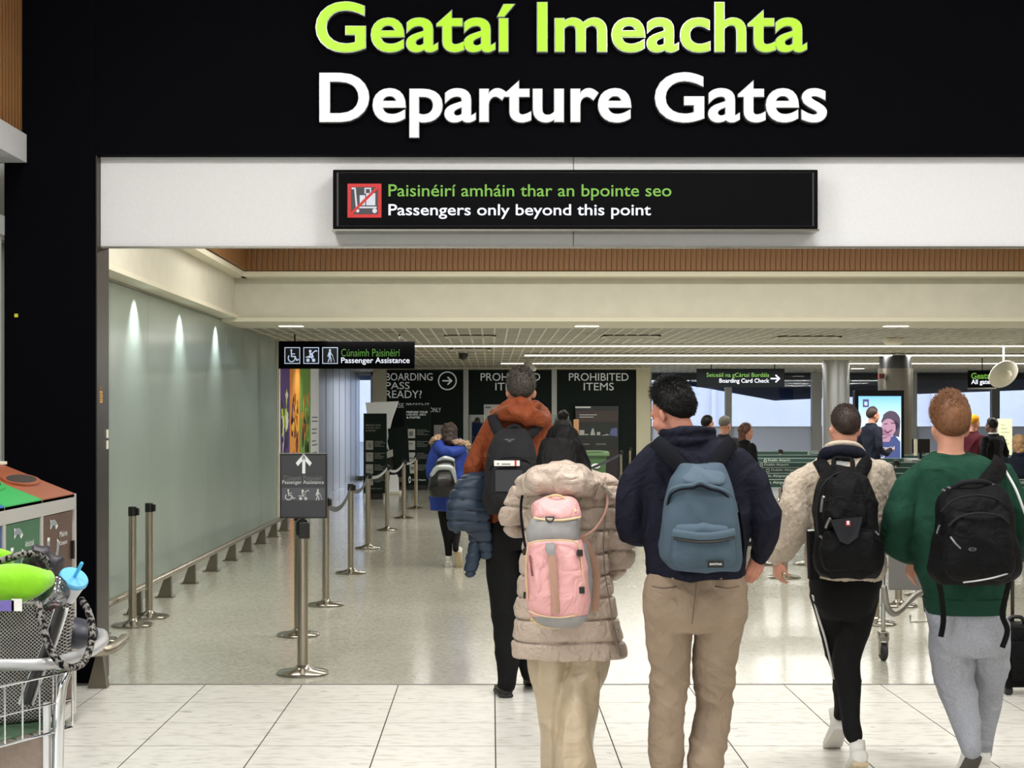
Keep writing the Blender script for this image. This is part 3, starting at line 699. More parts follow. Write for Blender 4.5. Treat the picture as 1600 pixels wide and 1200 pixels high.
# ------------------------------------------------------------------ wall art strips in the passage
art = [('art_purple', (84, 52, 120)), ('art_orange', (214, 142, 52)), ('art_green', (110, 150, 58)), ('art_white', (222, 222, 222))]
ys = [24.6, 25.95, 27.35, 28.95, 30.35]
labels = ['purple wall graphic panel with lime lettering shapes', 'orange wall graphic panel with dark figure shapes', 'green wall graphic panel with orange and black shapes', 'white wall text panel beside the green graphic']
cols = [((190, 220, 70), (230, 225, 200), (40, 30, 70)), ((80, 60, 90), (120, 50, 40), (240, 180, 60)), ((210, 130, 50), (40, 40, 30), (150, 190, 80)), ((120, 120, 122),)*3]
for k in range(4):
    t = thing('wall_graphic', labels[k], 'graphic', (-3.42, (ys[k]+ys[k+1])/2, 0), 'wall graphics in the passage')
    B(-3.43, -3.41, ys[k]+.02, ys[k+1]-.02, .05, 2.78).build('panel', mat(art[k][0], art[k][1], .5, emit=.12), t, world=True)
    Lk = ys[k+1]-ys[k]-.04
    rnd = random.Random(k+3)
    if k < 3:
        for c in range(3):
            F = Flat((-3.41, ys[k]+.02, .05), (0, Lk, 0), (0, 0, 2.7), .002+.002*c)
            for q in range(10):
                cx, cy = rnd.uniform(.2, .8), (1.62 if c == 0 else rnd.choice([1.3, 1.7, .85, .5, 1.5]))/2.7+rnd.uniform(-.12, .12)
                n = 9; rx, ry = rnd.uniform(.06, .2), rnd.uniform(.02, .08)
                F.poly([(min(.98, max(.02, cx+rx*rnd.uniform(.5, 1.1)*math.cos(2*PI*i/n))), cy+ry*rnd.uniform(.6, 1.3)*math.sin(2*PI*i/n)) for i in range(n)])
            F.build('painted_shape', mat('art%d%d' % (k, c), cols[k][c], .5, emit=.1), t)
    else:
        F = Flat((-3.41, ys[k]+.02, .05), (0, Lk, 0), (0, 0, 2.7), .003)
        for q in range(15):
            if q % 3 != 2: F.rect(.12, .58-.028*q, rnd.uniform(.6, .9), .59-.028*q)
        F.build('text_lines', mat('art3', (130, 130, 132), .5), t)

# ------------------------------------------------------------------ crash rail along the glass wall
def rail(name, label, ya, yb, ysup, x=-2.97, z=.215):
    t = thing(name, label, 'rail', (x, (ya+yb)/2, 0))
    MB().tube([Vector((x, ya, z)), Vector((x, yb, z))], .03, 12, round_caps=True).build('rail_tube', steel, t, world=True, smooth=True)
    for y in ysup:
        mb = MB(); p = [Vector((x-.1, y-.02, 0)), Vector((x+.03, y-.02, 0)), Vector((x+.025, y-.02, z-.02)), Vector((x-.03, y-.02, z-.02))]
        mb.prism(p, (0, -.03, 0), (0, .03, 0)); mb.box(x-.12, x+.05, y-.07, y+.05, 0, .008); mb.build('bracket', mat('bracket_steel', (128, 122, 110), .35, metal=.9), t, world=True)
rail('crash_rail', 'low brushed steel crash rail running along the frosted glass wall', 11.0, 22.6, [11.75, 12.95, 14.15, 15.3, 16.5, 17.7, 18.85, 20, 21.1, 22.2])
t = thing('crash_rail', 'short steel crash rail end wrapping the black column base', 'rail', (-2.5, 9.35, 0))
z = .23
MB().tube([Vector((-3.0, 9.38, z)), Vector((-2.50, 9.38, z)), Vector((-2.37, 9.44, z)), Vector((-2.36, 9.75, z)), Vector((-2.38, 9.95, z))], .033, 12, sub=4, round_caps=True).build('rail_tube', steel, t, world=True, smooth=True)
for x, y in ((-2.42, 9.46), (-2.62, 9.40)):
    mb = MB(); mb.prism([Vector((x-.06, y, 0)), Vector((x+.06, y, 0)), Vector((x+.03, y, z)), Vector((x-.0, y, z))], (0, -.04, 0), (0, .03, 0)); mb.build('bracket', mat('bracket_steel', (0, 0, 0)), t, world=True)

# ------------------------------------------------------------------ belt stanchions
def make_stanchion(h=.95, rr=.031, br=.165):
    t = thing('belt_stanchion', '', 'stanchion', (0, 0, 0))
    MB().lathe([(0, 0), (br, 0), (br, .012), (br-.01, .02), (br*.5, .032), (rr+.012, .046), (rr, .06), (0, .06)], 36).build('base', steelp, t, smooth=True)
    MB().cyl(0, 0, .05, h-.06, rr, 24).build('post', steel, t, smooth=True)
    MB().lathe([(0, h-.075), (rr+.003, h-.075), (rr+.003, h-.004), (rr-.002, h), (0, h)], 24).build('cap', blackp, t, smooth=True)
    c = MB().box(rr-.004, rr+.022, -.02, .02, h-.07, h-.012, ch=.004).build('belt_cassette', blackp, t)
    return t
proto = make_stanchion()
used = [False]
def stanchion(px, py, label, group, rz=0, h=None):
    D = CAMZ*FPX/(py-HY)
    t = proto if not used[0] else copy_tree(proto); used[0] = True
    t.location = ((px-HX)*D/FPX, D, 0); t.rotation_euler = (0, 0, rz); t['label'] = label; t['group'] = group
    if h: t.scale = (1, 1, h)
    return t
g = 'belt stanchions beside the glass wall'
stanchion(207, 978, 'nearer of the two stanchions standing against the frosted glass wall', g)
stanchion(233, 965, 'farther of the two stanchions standing against the frosted glass wall', g)
stanchion(150, 1002, 'stanchion base half hidden behind the black column edge', g)
g = 'belt stanchions leading down the left aisle'
row = [(466, 993, 'stanchion directly behind the passenger assistance sign stand'), (509, 946, 'stanchion just right of the passenger assistance sign stand'),
       (548, 896, 'third stanchion of the left aisle row counting from the sign stand'), (575, 857, 'stanchion in the left aisle row in front of the small liquids board'),
       (605, 829, 'stanchion in the left aisle row before the white kiosk'), (631, 810, 'second last stanchion of the left aisle row'), (650, 795, 'last stanchion of the left aisle row before the dark liquids board')]
pts = []
for px, py, lab in row:
    s = stanchion(px, py, lab, g, .4); pts.append((s, s.location.copy()))
beltw = mat('belt_pattern', (60, 62, 62), .6)
beltl = mat('belt_light', (190, 192, 190), .6)
def belt(parent, p0, p1, z0, z1, sag, m, hgt=.048, n=12, name='belt', dash=True, th=.002):
    off = origin(parent); P = []
    for i in range(n+1):
        t = i/n*(1-.036/max((p1-p0).length, .1)); P.append(Vector((p0.x+(p1.x-p0.x)*t, p0.y+(p1.y-p0.y)*t, z0+(z1-z0)*t-sag*4*t*(1-t)))-off)
    d = (P[-1]-P[0]); nrm = Vector((d.y, -d.x, 0)).normalized()*th
    up = Vector((0, 0, hgt/2)); mb = MB()
    mb.rings([[p+up+nrm, p-up+nrm, p-up-nrm, p+up-nrm] for p in P])
    o = mb.build(name, m, parent, world=False)
    if dash:
        mb = MB()
        for i in range(n):
            for k in (.15, .6):
                a = P[i].lerp(P[i+1], k); b = P[i].lerp(P[i+1], k+.26); u = Vector((0, 0, hgt*.28))
                sgn = 1 if nrm.y < 0 else -1
                q = nrm*1.6*sgn
                mb.add([a+u+q, a-u+q, b-u+q, b+u+q], [(0, 1, 2, 3)])
        mb.build('belt_print', beltl, o, world=False)
    return o
for i in range(1, 6):
    (s, p), (s2, p2) = pts[i], pts[i+1]
    s.rotation_euler = (0, 0, 0)
    belt(s, p, p2, .905, .905, [.0, .13, .10, .06, .09, .05][i], beltw)
# sign stand
t = thing('sign_stand', 'steel post stand holding framed passenger assistance sign with up arrow', 'sign', (*W(473, 1053, 9.96).xy, 0))
D = 9.96
MB().lathe([(0, 0), (.17, 0), (.17, .012), (.16, .02), (.08, .034), (.045, .05), (.036, .06), (0, .06)], 40).build('base', steelp, t, smooth=True)
MB().cyl(0, 0, .05, .93, .035, 24).build('post', steel, t, smooth=True)
MB().lathe([(0, .90), (.042, .90), (.046, .93), (.046, .985), (.03, 1.0), (0, 1.0)], 24).build('collar', blackp, t, smooth=True)
MB().box(-.02, .05, -.046, -.03, .88, .985, ch=.004).build('clip', blackp, t)
MB().cyl(0, 0, .99, 1.03, .012, 10).build('stem', blackp, t)
a = W(437, 810, D-.03); b = W(511, 708, D-.03)
B(a.x, b.x, D-.03, D-.005, a.z, b.z, ch=.003).build('frame', mat('frame_black', (18, 18, 20), .3), t, world=True)
F = Flat((a.x, D-.03, a.z), (b.x-a.x, 0, 0), (0, 0, b.z-a.z), .0015); F.rect(.035, .025, .965, .965); F.build('sheet', mat('sheet_dark', (52, 53, 58), .35), t)
F = Flat((a.x, D-.03, a.z), (b.x-a.x, 0, 0), (0, 0, b.z-a.z), .003); F.line([(.51, .71), (.51, .93)], .065); F.line([(.38, .84), (.51, .95), (.64, .84)], .065); F.build('arrow_symbol', print_w, t)
text_px('Cúnamh Paisinéirí', 'lettering', mat('dim_grey', (104, 106, 104), .6), t, 443.5, 743, 503, 751, D-.033, .004)
text_px('Passenger Assistance', 'lettering', mat('mid_white', (190, 192, 194), .6), t, 441, 750.5, 506, 758, D-.033, .006)
F = Flat((a.x, D-.03, a.z), (b.x-a.x, 0, 0), (0, 0, b.z-a.z), .0025); F.rect(.05, .28, .955, .47); F.build('pictogram_ground', mat('picto_lead', (76, 78, 84), .5), t)
for k, fn in enumerate((pict_wheelchair, pict_stroller, pict_walker)):
    o_ = W(442+22.5*k, 783, D-.034); s = 20*D/FPX; F = Flat(o_, (s, 0, 0), (0, 0, s), 0); fn(F, 0, 0, 1); F.build('pictogram', mat('mid_white', (0, 0, 0)), t)

# ------------------------------------------------------------------ queue maze at right
QM = mat('belt_green', (22, 56, 52), .6); QW = mat('belt_edge', (176, 190, 182), .6)
rows = [16.8, 18.6, 20.6, 22.8, 25.0, 27.0, 29.8]
names = ['nearest', 'second nearest', 'third nearest', 'middle', 'third farthest', 'second farthest', 'farthest']
spots = ['behind the cream fleece', 'near the middle of the maze', 'toward the totem screen', 'toward the right edge', 'at the far right end']
q0 = None; qp = []
for ri, D in enumerate(rows):
    xs_ = [2.55+1.95*k+(.33*(ri % 2)) for k in range(5)] if ri < 3 else [3.3+2.3*k+(.4*(ri % 2)) for k in range(4)]
    prev = None
    for k, x in enumerate(xs_):
        s = copy_tree(proto); s.location = (x, D, 0); s.rotation_euler = (0, 0, 0); s.scale = (1, 1, 1.06); s['group'] = 'queue barrier stanchions at the right'
        s['label'] = 'queue stanchion in the %s barrier row, %s post from its left end' % (names[ri], ['first', 'second', 'third', 'fourth', 'fifth'][k])
        if any((x-cx_)**2+(D-cy_)**2 < .55**2 for cx_, cy_ in ()): s.location.y -= .8
        if prev is not None:
            p0 = prev.location; p1 = s.location; sc_ = prev.scale.z
            for lvl, z in enumerate((.885,) if ri else (.885,)):
                o = belt(prev, p0, p1, z, z, .012, QM, .095 if D < 19 else .085, 4, dash=False)
                e = MB(); L = p1.x-p0.x
                for dz in (.040, -.044): e.box(.03, L-.03, -.006, -.004, z+dz-.012, z+dz-.006)
                e.build('belt_edging', QW, o)
                for xx in ((.35, 1.2) if ri < 5 else (.6,)):
                    q = text_in('Dublin Airport', 'belt_lettering', QW, o, Vector((p0.x+xx, D-.0065, z-.022)), UX, UZ, .36, .04, .015, depth=0)
                    F = Flat(Vector((p0.x+xx-.07, D-.0065, z-.03)), (.05, 0, 0), (0, 0, .05), 0); F.ring(.5, .5, .4, .2, 12); F.build('belt_emblem', QW, o)
        prev = s
# loose stanchions on the pale floor at right
g = 'loose stanchions at the head of the queue maze'
stanchion(1226, 903, 'stanchion standing beside the hand of the cream fleece man', g)
stanchion(1190, 882, 'stanchion partly hidden behind the navy jacket sleeve', g)
stanchion(1262, 882, 'stanchion partly hidden by the cream fleece man', g)
stanchion(1404, 947, 'stanchion behind the luggage trolley, nearest its grey panel', g)
stanchion(1368, 975, 'stanchion beside the black trousers of the fleece man', g)
stanchion(1440, 930, 'stanchion behind the luggage trolley at its right end', g)
s1 = stanchion(970, 778, 'stanchion by the green wheeled bin holding a black strap', g)
s2 = stanchion(984, 765, 'farther stanchion to the right of the green wheeled bin', g)
s3 = stanchion(893, 812, 'stanchion hidden behind the long haired woman near the bin', g)
belt(s1, s1.location, s3.location, .88, .70, .02, blackp, .05, 6, dash=False)

# ------------------------------------------------------------------ advertising totem
D = 26.0; a = W(1336, 648+CAMZ*FPX/26, D); b = W(1413, 610, D)
t = thing('advertising_totem', 'tall black advertising totem with bright blue lit screen', 'screen', ((a.x+b.x)/2, D, 0))
B(a.x, b.x, D, D+.18, .02, b.z, ch=.01).build('housing', mat('totem_black', (8, 9, 11), .5, spec=.08), t, world=True)
B(a.x-.06, b.x+.06, D-.12, D+.3, 0, .02).build('foot_plate', blackp, t, world=True)
sa = W(1341.5, 742, D-.005); sb = W(1408, 619, D-.005)
def grad():
    m = bpy.data.materials.new('lit_screen'); m.use_nodes = True; nt = m.node_tree; bb = nt.nodes['Principled BSDF']
    tc = nt.nodes.new('ShaderNodeTexCoord'); sp = nt.nodes.new('ShaderNodeSeparateXYZ'); nt.links.new(tc.outputs['Generated'], sp.inputs[0])
    r = nt.nodes.new('ShaderNodeValToRGB'); r.color_ramp.elements[0].color = (*lin((96, 120, 200)), 1); r.color_ramp.elements[1].color = (*lin((110, 176, 232)), 1)
    q = r.color_ramp.elements.new(.6); q.color = (*lin((196, 226, 248)), 1)
    nt.links.new(sp.outputs['Z'], r.inputs[0]); nt.links.new(r.outputs[0], bb.inputs['Base Color']); nt.links.new(r.outputs[0], bb.inputs['Emission Color']); bb.inputs['Emission Strength'].default_value = .75; return m
sw, sh = sb.x-sa.x, sb.z-sa.z
def scr(n, m, d, fn):
    F = Flat(sa, (sw, 0, 0), (0, 0, sh), d); fn(F); return F.build(n, m, t)
B(sa.x, sb.x, D-.006, D-.002, sa.z, sb.z).build('lit_screen', grad(), t, world=True)
def em(n, c, e=.6): return mat(n, c, .6, emit=e)
def blob(F, x, y, rx, ry, n=18, rnd=None): F.poly([(x+rx*math.cos(2*PI*k/n)*(1+.06*math.sin(3*k)), y+ry*math.sin(2*PI*k/n)) for k in range(n)])
scr('picture_clothing', em('ad_blue', (74, 88, 150)), .004, lambda F: F.poly([(.35, 0), (.98, 0), (.98, .42), (.85, .5), (.6, .46), (.45, .3)]))
scr('picture_hair', em('ad_hair', (92, 76, 100)), .006, lambda F: (blob(F, .76, .68, .22, .135), F.poly([(.86, .7), (.98, .62), (.95, .48), (.8, .5)])))
scr('picture_face', em('ad_skin', (206, 160, 186)), .008, lambda F: (blob(F, .70, .60, .17, .115), F.poly([(.5, .42), (.6, .6), (.78, .5), (.72, .42)])))
def smile(F): F.line([(.6, .56), (.68, .535), (.78, .57)], .02); F.line([(.6, .645), (.67, .65)], .014); F.line([(.76, .66), (.84, .655)], .014); F.line([(.52, .5), (.62, .52)], .012); F.line([(.55, .46), (.66, .48)], .012)
scr('picture_features', em('ad_line', (120, 70, 100)), .010, smile)
scr('picture_emblem', em('ad_badge', (90, 80, 140)), .004, lambda F: F.frame(.1, .86, .24, .96, .03))
scr('picture_emblem', em('ad_white', (240, 240, 250)), .005, lambda F: F.poly([(.14, .88), (.17, .94), (.2, .88)]))
for i, (s_, y) in enumerate((('Financial', .32), ('you can', .26), ('feel', .20))):
    text_in(s_, 'lettering', em('ad_white', (0, 0, 0)), t, sa+UX*(.42*sw)+UZ*(y*sh)+Vector((0, -.012, 0)), UX, UZ, sw*(.42 if i == 0 else .3 if i == 1 else .18), sh*.045, .02)

# desk monitor at right
t = thing('monitor_desk', 'check desk with dark monitor left of the ginger haired man', 'desk', (wx(1444, 24), 24, 0))
B(wx(1425, 24), wx(1462, 24), 24, 24.5, 0, .98, ch=.01).build('desk_body', mat('desk_grey', (120, 120, 118), .5), t, world=True)
B(wx(1428, 24), wx(1456, 24), 24.1, 24.14, wz(708, 24), wz(686, 24), ch=.005).build('monitor', blackp, t, world=True)
B(wx(1440, 24), wx(1444, 24), 24.12, 24.2, .98, wz(706, 24)).build('monitor_stand', blackp, t, world=True)
B(wx(1428, 24), wx(1433, 24), 23.98, 24.0, wz(712, 24), wz(686, 24)).build('white_side', creamd, t, world=True)
t = thing('notice_panel', 'pale yellow upright notice panel behind the black sweater man', 'notice', (wx(1572, 29), 29, 0))
B(wx(1560, 29), wx(1581, 29), 29, 29.04, .9, wz(655, 29)).build('panel', mat('notice_yellow', (226, 226, 178), .5, emit=.15), t, world=True)
B(wx(1559, 29), wx(1582, 29), 29.01, 29.06, 0, wz(654, 29)).build('panel_frame', winframe, t, world=True)
F = Flat(W(1562, 705, 28.998), (17*29/FPX, 0, 0), (0, 0, 45*29/FPX), 0)
for q in range(7): F.rect(.1, .9-.13*q, .5+.4*((q*7) % 3)/2, .92-.13*q)
F.build('print_lines', print_g, t)

# ------------------------------------------------------------------ liquids boards, kiosk, bin
def liquids(label, x0, y0, x1, yb, D, tx, bright, feet=True):
    a = W(x0, yb, D); b = W(x1, y0, D)
    t = thing('liquids_board', label, 'board', ((a.x+b.x)/2, D, 0))
    B(a.x, b.x, D, D+.08, .12, b.z, ch=.008).build('board_panel', darkgreen, t, world=True)
    B(a.x+.08, b.x-.08, D-.06, D+.3, 0, .12, ch=.005).build('foot', blackp, t, world=True)
    w_, h_ = b.x-a.x, b.z-.12
    for k, s in enumerate(('PREPARE YOUR', 'LIQUIDS, GELS', '& PASTES')):
        text_in(s, 'lettering', tx, t, Vector((a.x+w_*.1, D-.004, b.z-h_*(.07+.034*k+.03)-(.0 if bright else h_*.06))), UX, UZ, w_*(.66, .6, .42)[k]*(1 if not bright else 1.2), h_*.025, .02)
    o_ = Vector((a.x, D-.003, .12)); 
    for k in range(4):
        yy = (.66 if not bright else .70)-.148*k
        F = Flat(o_, (w_, 0, 0), (0, 0, h_), 0); F.rect(.1, yy-.115, .42, yy); F.build('step_picture', mat('step_white%d' % bright, (200, 200, 198) if bright else (150, 152, 150), .6), t)
        F = Flat(o_, (w_, 0, 0), (0, 0, h_), .003)
        F.disc(.14, yy-.012, .02, 8, ry=.006)
        if k == 0: F.rect(.19, yy-.09, .34, yy-.03)
        elif k == 1: F.rect(.18, yy-.045, .34, yy-.03); F.rect(.24, yy-.07, .28, yy-.06)
        elif k == 2: F.rect(.15, yy-.08, .37, yy-.062)
        else: F.rect(.15, yy-.09, .22, yy-.04); F.rect(.26, yy-.07, .37, yy-.03)
        for q in range(4): F.rect(.48, yy-.015-.02*q, (.85, .95, .75, .9)[(q+k) % 4], yy-.007-.02*q)
        F.build('print_lines', print_g, t)
    F = Flat(o_, (w_, 0, 0), (0, 0, h_), .0); F.ring(.22, .06, .035*1, .02, 14); F.build('emblem', tx, t)
    text_in('Dublin Airport', 'lettering', tx, t, Vector((a.x+w_*.32, D-.004, .12+h_*.045)), UX, UZ, w_*.5, h_*.025, .01)
    return t
liquids('smaller dim liquids board standing left of the white kiosk', 568, 646, 604, 775, 30.5, print_g, False)
liquids('tall dark liquids board with four white step pictures', 631, 633, 673, 766, 34.3, wt, True)
D = 32.5
t = thing('scanner_kiosk', 'white leaning kiosk between the two liquids boards', 'kiosk', (wx(592, D), D, 0))
mb = MB(); mb.prism([W(571, 629, D), W(622, 627, D), W(612, 655, D), W(604, 690, D), W(608, 708, D), W(598, 708, D), W(576, 665, D)], (0, 0, 0), (0, .25, 0)); mb.build('display_head', mat('kiosk_white', (222, 224, 222), .4, emit=.15), t, world=True)
mb = MB(); mb.prism([W(606, 670, D-.05), W(636, 665, D-.05), W(640, 742, D-.05), W(622, 745, D-.05), W(610, 705, D-.05)], (0, 0, 0), (0, .2, 0)); mb.build('kiosk_body', darkgreen, t, world=True)
mb = MB(); mb.prism([W(604, 700, D-.1), W(612, 712, D-.1), W(617, 742, D-.1), W(604, 742, D-.1)], (0, 0, 0), (0, .1, 0)); mb.build('kiosk_side', blackp, t, world=True)
mb = MB(); mb.prism([W(609, 742, D-.1), W(621, 742, D-.1), W(622, 770, D-.1), W(596, 770, D-.1), W(597, 751, D-.1), W(609, 751, D-.1)], (0, 0, 0), (0, .35, 0)); mb.build('pedestal', mat('kiosk_white', (0, 0, 0)), t, world=True)
mb = MB(); mb.prism([W(604, 706, D-.15), W(613, 702, D-.15), W(614, 713, D-.15), W(605, 716, D-.15)], (0, 0, 0), (0, .08, 0)); mb.build('reader', winframe, t, world=True)
B(wx(594, D), wx(626, D), D-.2, D+.4, 0, .06, ch=.01).build('base_plate', creamd, t, world=True)
B(wx(566, D), wx(580, D), D+.1, D+.4, 0, .3, ch=.02).build('foot', mat('kiosk_white', (0, 0, 0)), t, world=True)

D = 29.0
t = thing('wheeled_bin', 'green wheeled bin in front of the display cabinet', 'bin', (wx(930, D), D, 0))
mb = MB(); x0, x1, zt = wx(908, D), wx(948, D), wz(713, D)
mb.rings([[Vector((x, y, z_)) for x, y in ((x0+i, D+i), (x1-i, D+i), (x1-i, D+.5-i), (x0+i, D+.5-i))] for z_, i in ((.06, .06), (.1, .05), (zt, 0))]); mb.build('bin_body', mat('bin_green', (66, 98, 60), .5), t, world=True)
B(x0-.03, x1+.05, D-.04, D+.54, zt, zt+.09, ch=.02).build('lid', mat('bin_lid', (88, 118, 78), .5), t, world=True)
B(x0-.0, x1-.08, D-.06, D-.03, zt+.1, zt+.115).build('lid_handle', mat('bin_lid', (0, 0, 0)), t, world=True)
for x in (x0+.05, x1-.09):
    m_ = MB().lathe([(0, -.025), (.07, -.025), (.07, .025), (0, .025)], 14).xf(Matrix.Translation((x+.02, D+.45, .07)) @ Matrix.Rotation(PI/2, 4, 'Y')); m_.build('wheel', rubber, t, world=True)
F = Flat(W(924, 732, D-.01), (14*D/FPX, 0, 0), (0, 0, 8*D/FPX), .01); F.disc(.5, .5, .5, 16); F.build('white_badge', print_w, t)
F = Flat(W(924, 742, D-.01), (16*D/FPX, 0, 0), (0, 0, 6*D/FPX), .01); F.rect(0, .6, 1, .75); F.rect(.1, .2, .9, .35); F.build('badge_print', mat('bin_print', (130, 160, 120), .5), t)
# ------------------------------------------------------------------ people
skin = mat('skin', (198, 142, 120), .55, spec=.3, noise_amt=.08, nscale=30)
skin2 = mat('skin_ruddy', (188, 128, 108), .55, spec=.3, noise_amt=.1, nscale=30)
eyem = mat('eye_white', (225, 222, 215), .2); irism = mat('iris', (50, 34, 24), .2)
def xfm(p, yaw=0, pitch=0, roll=0, s=1):
    return Matrix.Translation(p) @ Matrix.Rotation(yaw, 4, 'Z') @ Matrix.Rotation(pitch, 4, 'X') @ Matrix.Rotation(roll, 4, 'Y') @ Matrix.Scale(s, 4)
def head_geo(mb, M):
    """local: chin z=0, crown z=.235, facing +Y"""
    a = len(mb.v)
    mb.ell((0, -.008, .138), (.073, .093, .093), 20, 12)
    mb.ell((0, .028, .07), (.056, .062, .07), 18, 10)
    mb.ell((0, .062, .02), (.026, .024, .02), 12, 8)
    mb.ell((0, .066, .125), (.055, .03, .03), 14, 8)
    mb.tube([Vector((0, .088, .122)), Vector((0, .104, .09)), Vector((0, .106, .078))], [.009, .013, .012], 10, round_caps=True)
    mb.ell((0, .086, .044), (.024, .012, .008), 12, 6)
    for s in (-1, 1):
        mb.ell((s*.045, .05, .075), (.02, .03, .028), 10, 8)
        E = Matrix.Translation((s*.075, -.008, .098)) @ Matrix.Rotation(s*.35, 4, 'Z')
        b = len(mb.v); mb.ell((0, 0, 0), (.009, .018, .032), 12, 8); mb.xf(E, b)
        b = len(mb.v); mb.ell((s*.006, -.006, .006), (.008, .013, .022), 12, 8); mb.xf(E, b)
    mb.xf(M, a)
def neck_geo(mb, M, base, r=.052):
    c = M @ Vector((0, -.02, .075)); mb.tube([c, c.lerp(base, .6), base, base+Vector((0, 0, -.06))], [r, r, r*1.15, r*1.5], 16, sub=3)
def hand_geo(mb, wrist, d, palm_n, side, curl=.5, s=1.0):
    """wrist: point; d: direction of fingers; palm_n: normal out of the palm; side: +1 thumb along d x palm_n"""
    d = Vector(d).normalized(); n = (Vector(palm_n)-d*Vector(palm_n).dot(d)).normalized(); t = d.cross(n)*side
    k = s
    for q, w_ in ((-.018, 1), (0, 1), (.018, 1)):
        mb.tube([wrist-d*.02*k+t*q*.5*k, wrist+d*.03*k+t*q*k, wrist+d*.088*k+t*q*1.35*k], [.017*k, .0165*k, .0125*k], 10, round_caps=True)
    for i, (off, L) in enumerate(((.028, .072), (.0095, .08), (-.0095, .074), (-.027, .058))):
        p = wrist+d*.075*k+t*off*k; dd = d+t*off*2.0; dd.normalize(); pts = [p]; c = 0
        for j, f in enumerate((.45, .3, .25)):
            c += curl*(.55 if j == 0 else .8); v = dd*math.cos(c)+n*math.sin(c); p = p+v*L*f*k; pts.append(p)
        mb.tube(pts, [.0088*k, .0082*k, .0074*k, .0064*k], 8, sub=2, round_caps=True)
    p = wrist+d*.022*k+t*.024*k
    v1 = (d*.75+t*.62+n*.28).normalized(); v2 = (d*.92+t*.2+n*(.3+.3*curl)).normalized()
    mb.tube([p, p+v1*.034*k, p+v1*.034*k+v2*.03*k, p+v1*.034*k+v2*.055*k], [.0125*k, .0105*k, .0092*k, .0075*k], 8, sub=2, round_caps=True)

def hair_cap(name, M, m, parent, hl, thick=.012, strands=900, slen=.018, comb=(0, -.5, -.3), seed=1, nlow=.055, top=.0, front=.165, side=.105, width=1.0, puff=0, smooth_noise=.004, lift=.9):
    """cap of hair over the skull with short tapered strands"""
    rnd = random.Random(seed); mb = MB(); n, mm = 44, 30; R = []; C = Vector((0, -.010, .138)); rad = Vector((.0755, .0955, .096))
    def line(az):  # hair line height by azimuth, 0 = front (+Y)
        c = math.cos(az)
        return nlow+(side-nlow)*min(1, max(0, (c+1)/1.0))**1.4 if c < 0 else side+(front-side)*min(1, c*1.25)**.8
    def pt(az, ph):
        d = Vector((math.sin(az)*math.cos(ph), math.cos(az)*math.cos(ph), math.sin(ph)))
        p = Vector((C.x+d.x*rad.x, C.y+d.y*rad.y, C.z+d.z*rad.z)); h = line(az)
        k = min(1, max(0, (p.z-h)/.045)); k = k*k*(3-2*k)
        up = max(0, d.z)
        th = thick*(.12+.88*min(1, max(0, (p.z-h)/.09)))+top*up**1.5+puff*up
        o = k*(th+smooth_noise*noise.noise(p*45+Vector((seed, 0, 0))))-(1-k)*.012
        q = p+d*o; q.x *= width
        return q, k, d
    for i in range(mm):
        ph = -1.15+(PI/2-.02+1.15)*i/(mm-1)
        R.append([pt(2*PI*j/n, ph)[0] for j in range(n)])
    mb.rings(R)
    cb = Vector(comb); jt = .12 if lift < .4 else .3
    for _ in range(strands):
        az = rnd.uniform(0, 2*PI); ph = math.asin(rnd.uniform(-.55, 1)); q, k, d = pt(az, ph)
        if k < .8: continue
        L = slen*rnd.uniform(.5, 1.25)*(.45+.55*max(0, (q.z-.09)/.12)); side_ = d.orthogonal().normalized()*.0016; up_ = d.cross(side_.normalized())*.0016
        v = (d*lift+cb*(1-abs(d.dot(cb.normalized())) if cb.length else 0)+Vector((rnd.uniform(-jt, jt), rnd.uniform(-jt, jt), rnd.uniform(-jt, jt)))).normalized()
        b0 = q-d*.003; mid = b0+v*L*.6; tip = b0+(v+cb*.5).normalized()*L
        mb.add([b0+side_, b0-side_+up_, b0-up_-side_*.3, mid+side_*.7, mid-side_*.7+up_*.7, mid-up_*.7, tip], [(0, 1, 4, 3), (1, 2, 5, 4), (2, 0, 3, 5), (3, 4, 6), (4, 5, 6), (5, 3, 6)])
    mb.xf(M)
    return mb.build(name, m, parent, world=True, smooth=2)
def eyes(parent, M):
    for s in (-1, 1):
        mb = MB(); mb.ell((s*.03, .083, .112), (.012, .009, .0085), 12, 8); mb.cur = 1; mb.ell((s*.03, .0885, .112), (.0055, .0045, .0055), 10, 6); mb.xf(M)
        mb.build('eye', [eyem, irism], parent, world=True, smooth=True)

def torso_rings(mb, D, rows, e=2.4, n=28):
    """rows: (y_px, x_left, x_right, half depth m, dy m)"""
    rows = cr(rows, 4); R = []
    for y, xl, xr, hd, dy in rows:
        a = W(xl, y, D+dy); b = W(xr, y, D+dy); c = (a+b)/2; hw = (b.x-a.x)/2; r = []
        for k in range(n):
            t = 2*PI*k/n; ct, s_ = math.cos(t), math.sin(t)
            r.append(c+Vector((hw*math.copysign(abs(ct)**(2/e), ct), hd*math.copysign(abs(s_)**(2/e), s_), 0)))
        R.append(r)
    mb.rings(R)
def limb(mb, D, pts, n=16, sub=4, k=1.0, round_caps=True, hint=None, flat=1.0):
    """pts: (px, py, dy, r_px)"""
    P = [W(p[0], p[1], D+p[2]) for p in pts]; r = [p[3]*D/FPX*k for p in pts]
    mb.tube(P, r, n, sub=sub, round_caps=round_caps, hint=hint, flat=flat); return P
def scaled_rows(rows, k, dk=.8):
    return [(y, (a+b)/2-(b-a)/2*k, (a+b)/2+(b-a)/2*k, hd*dk, dy) for y, a, b, hd, dy in rows]

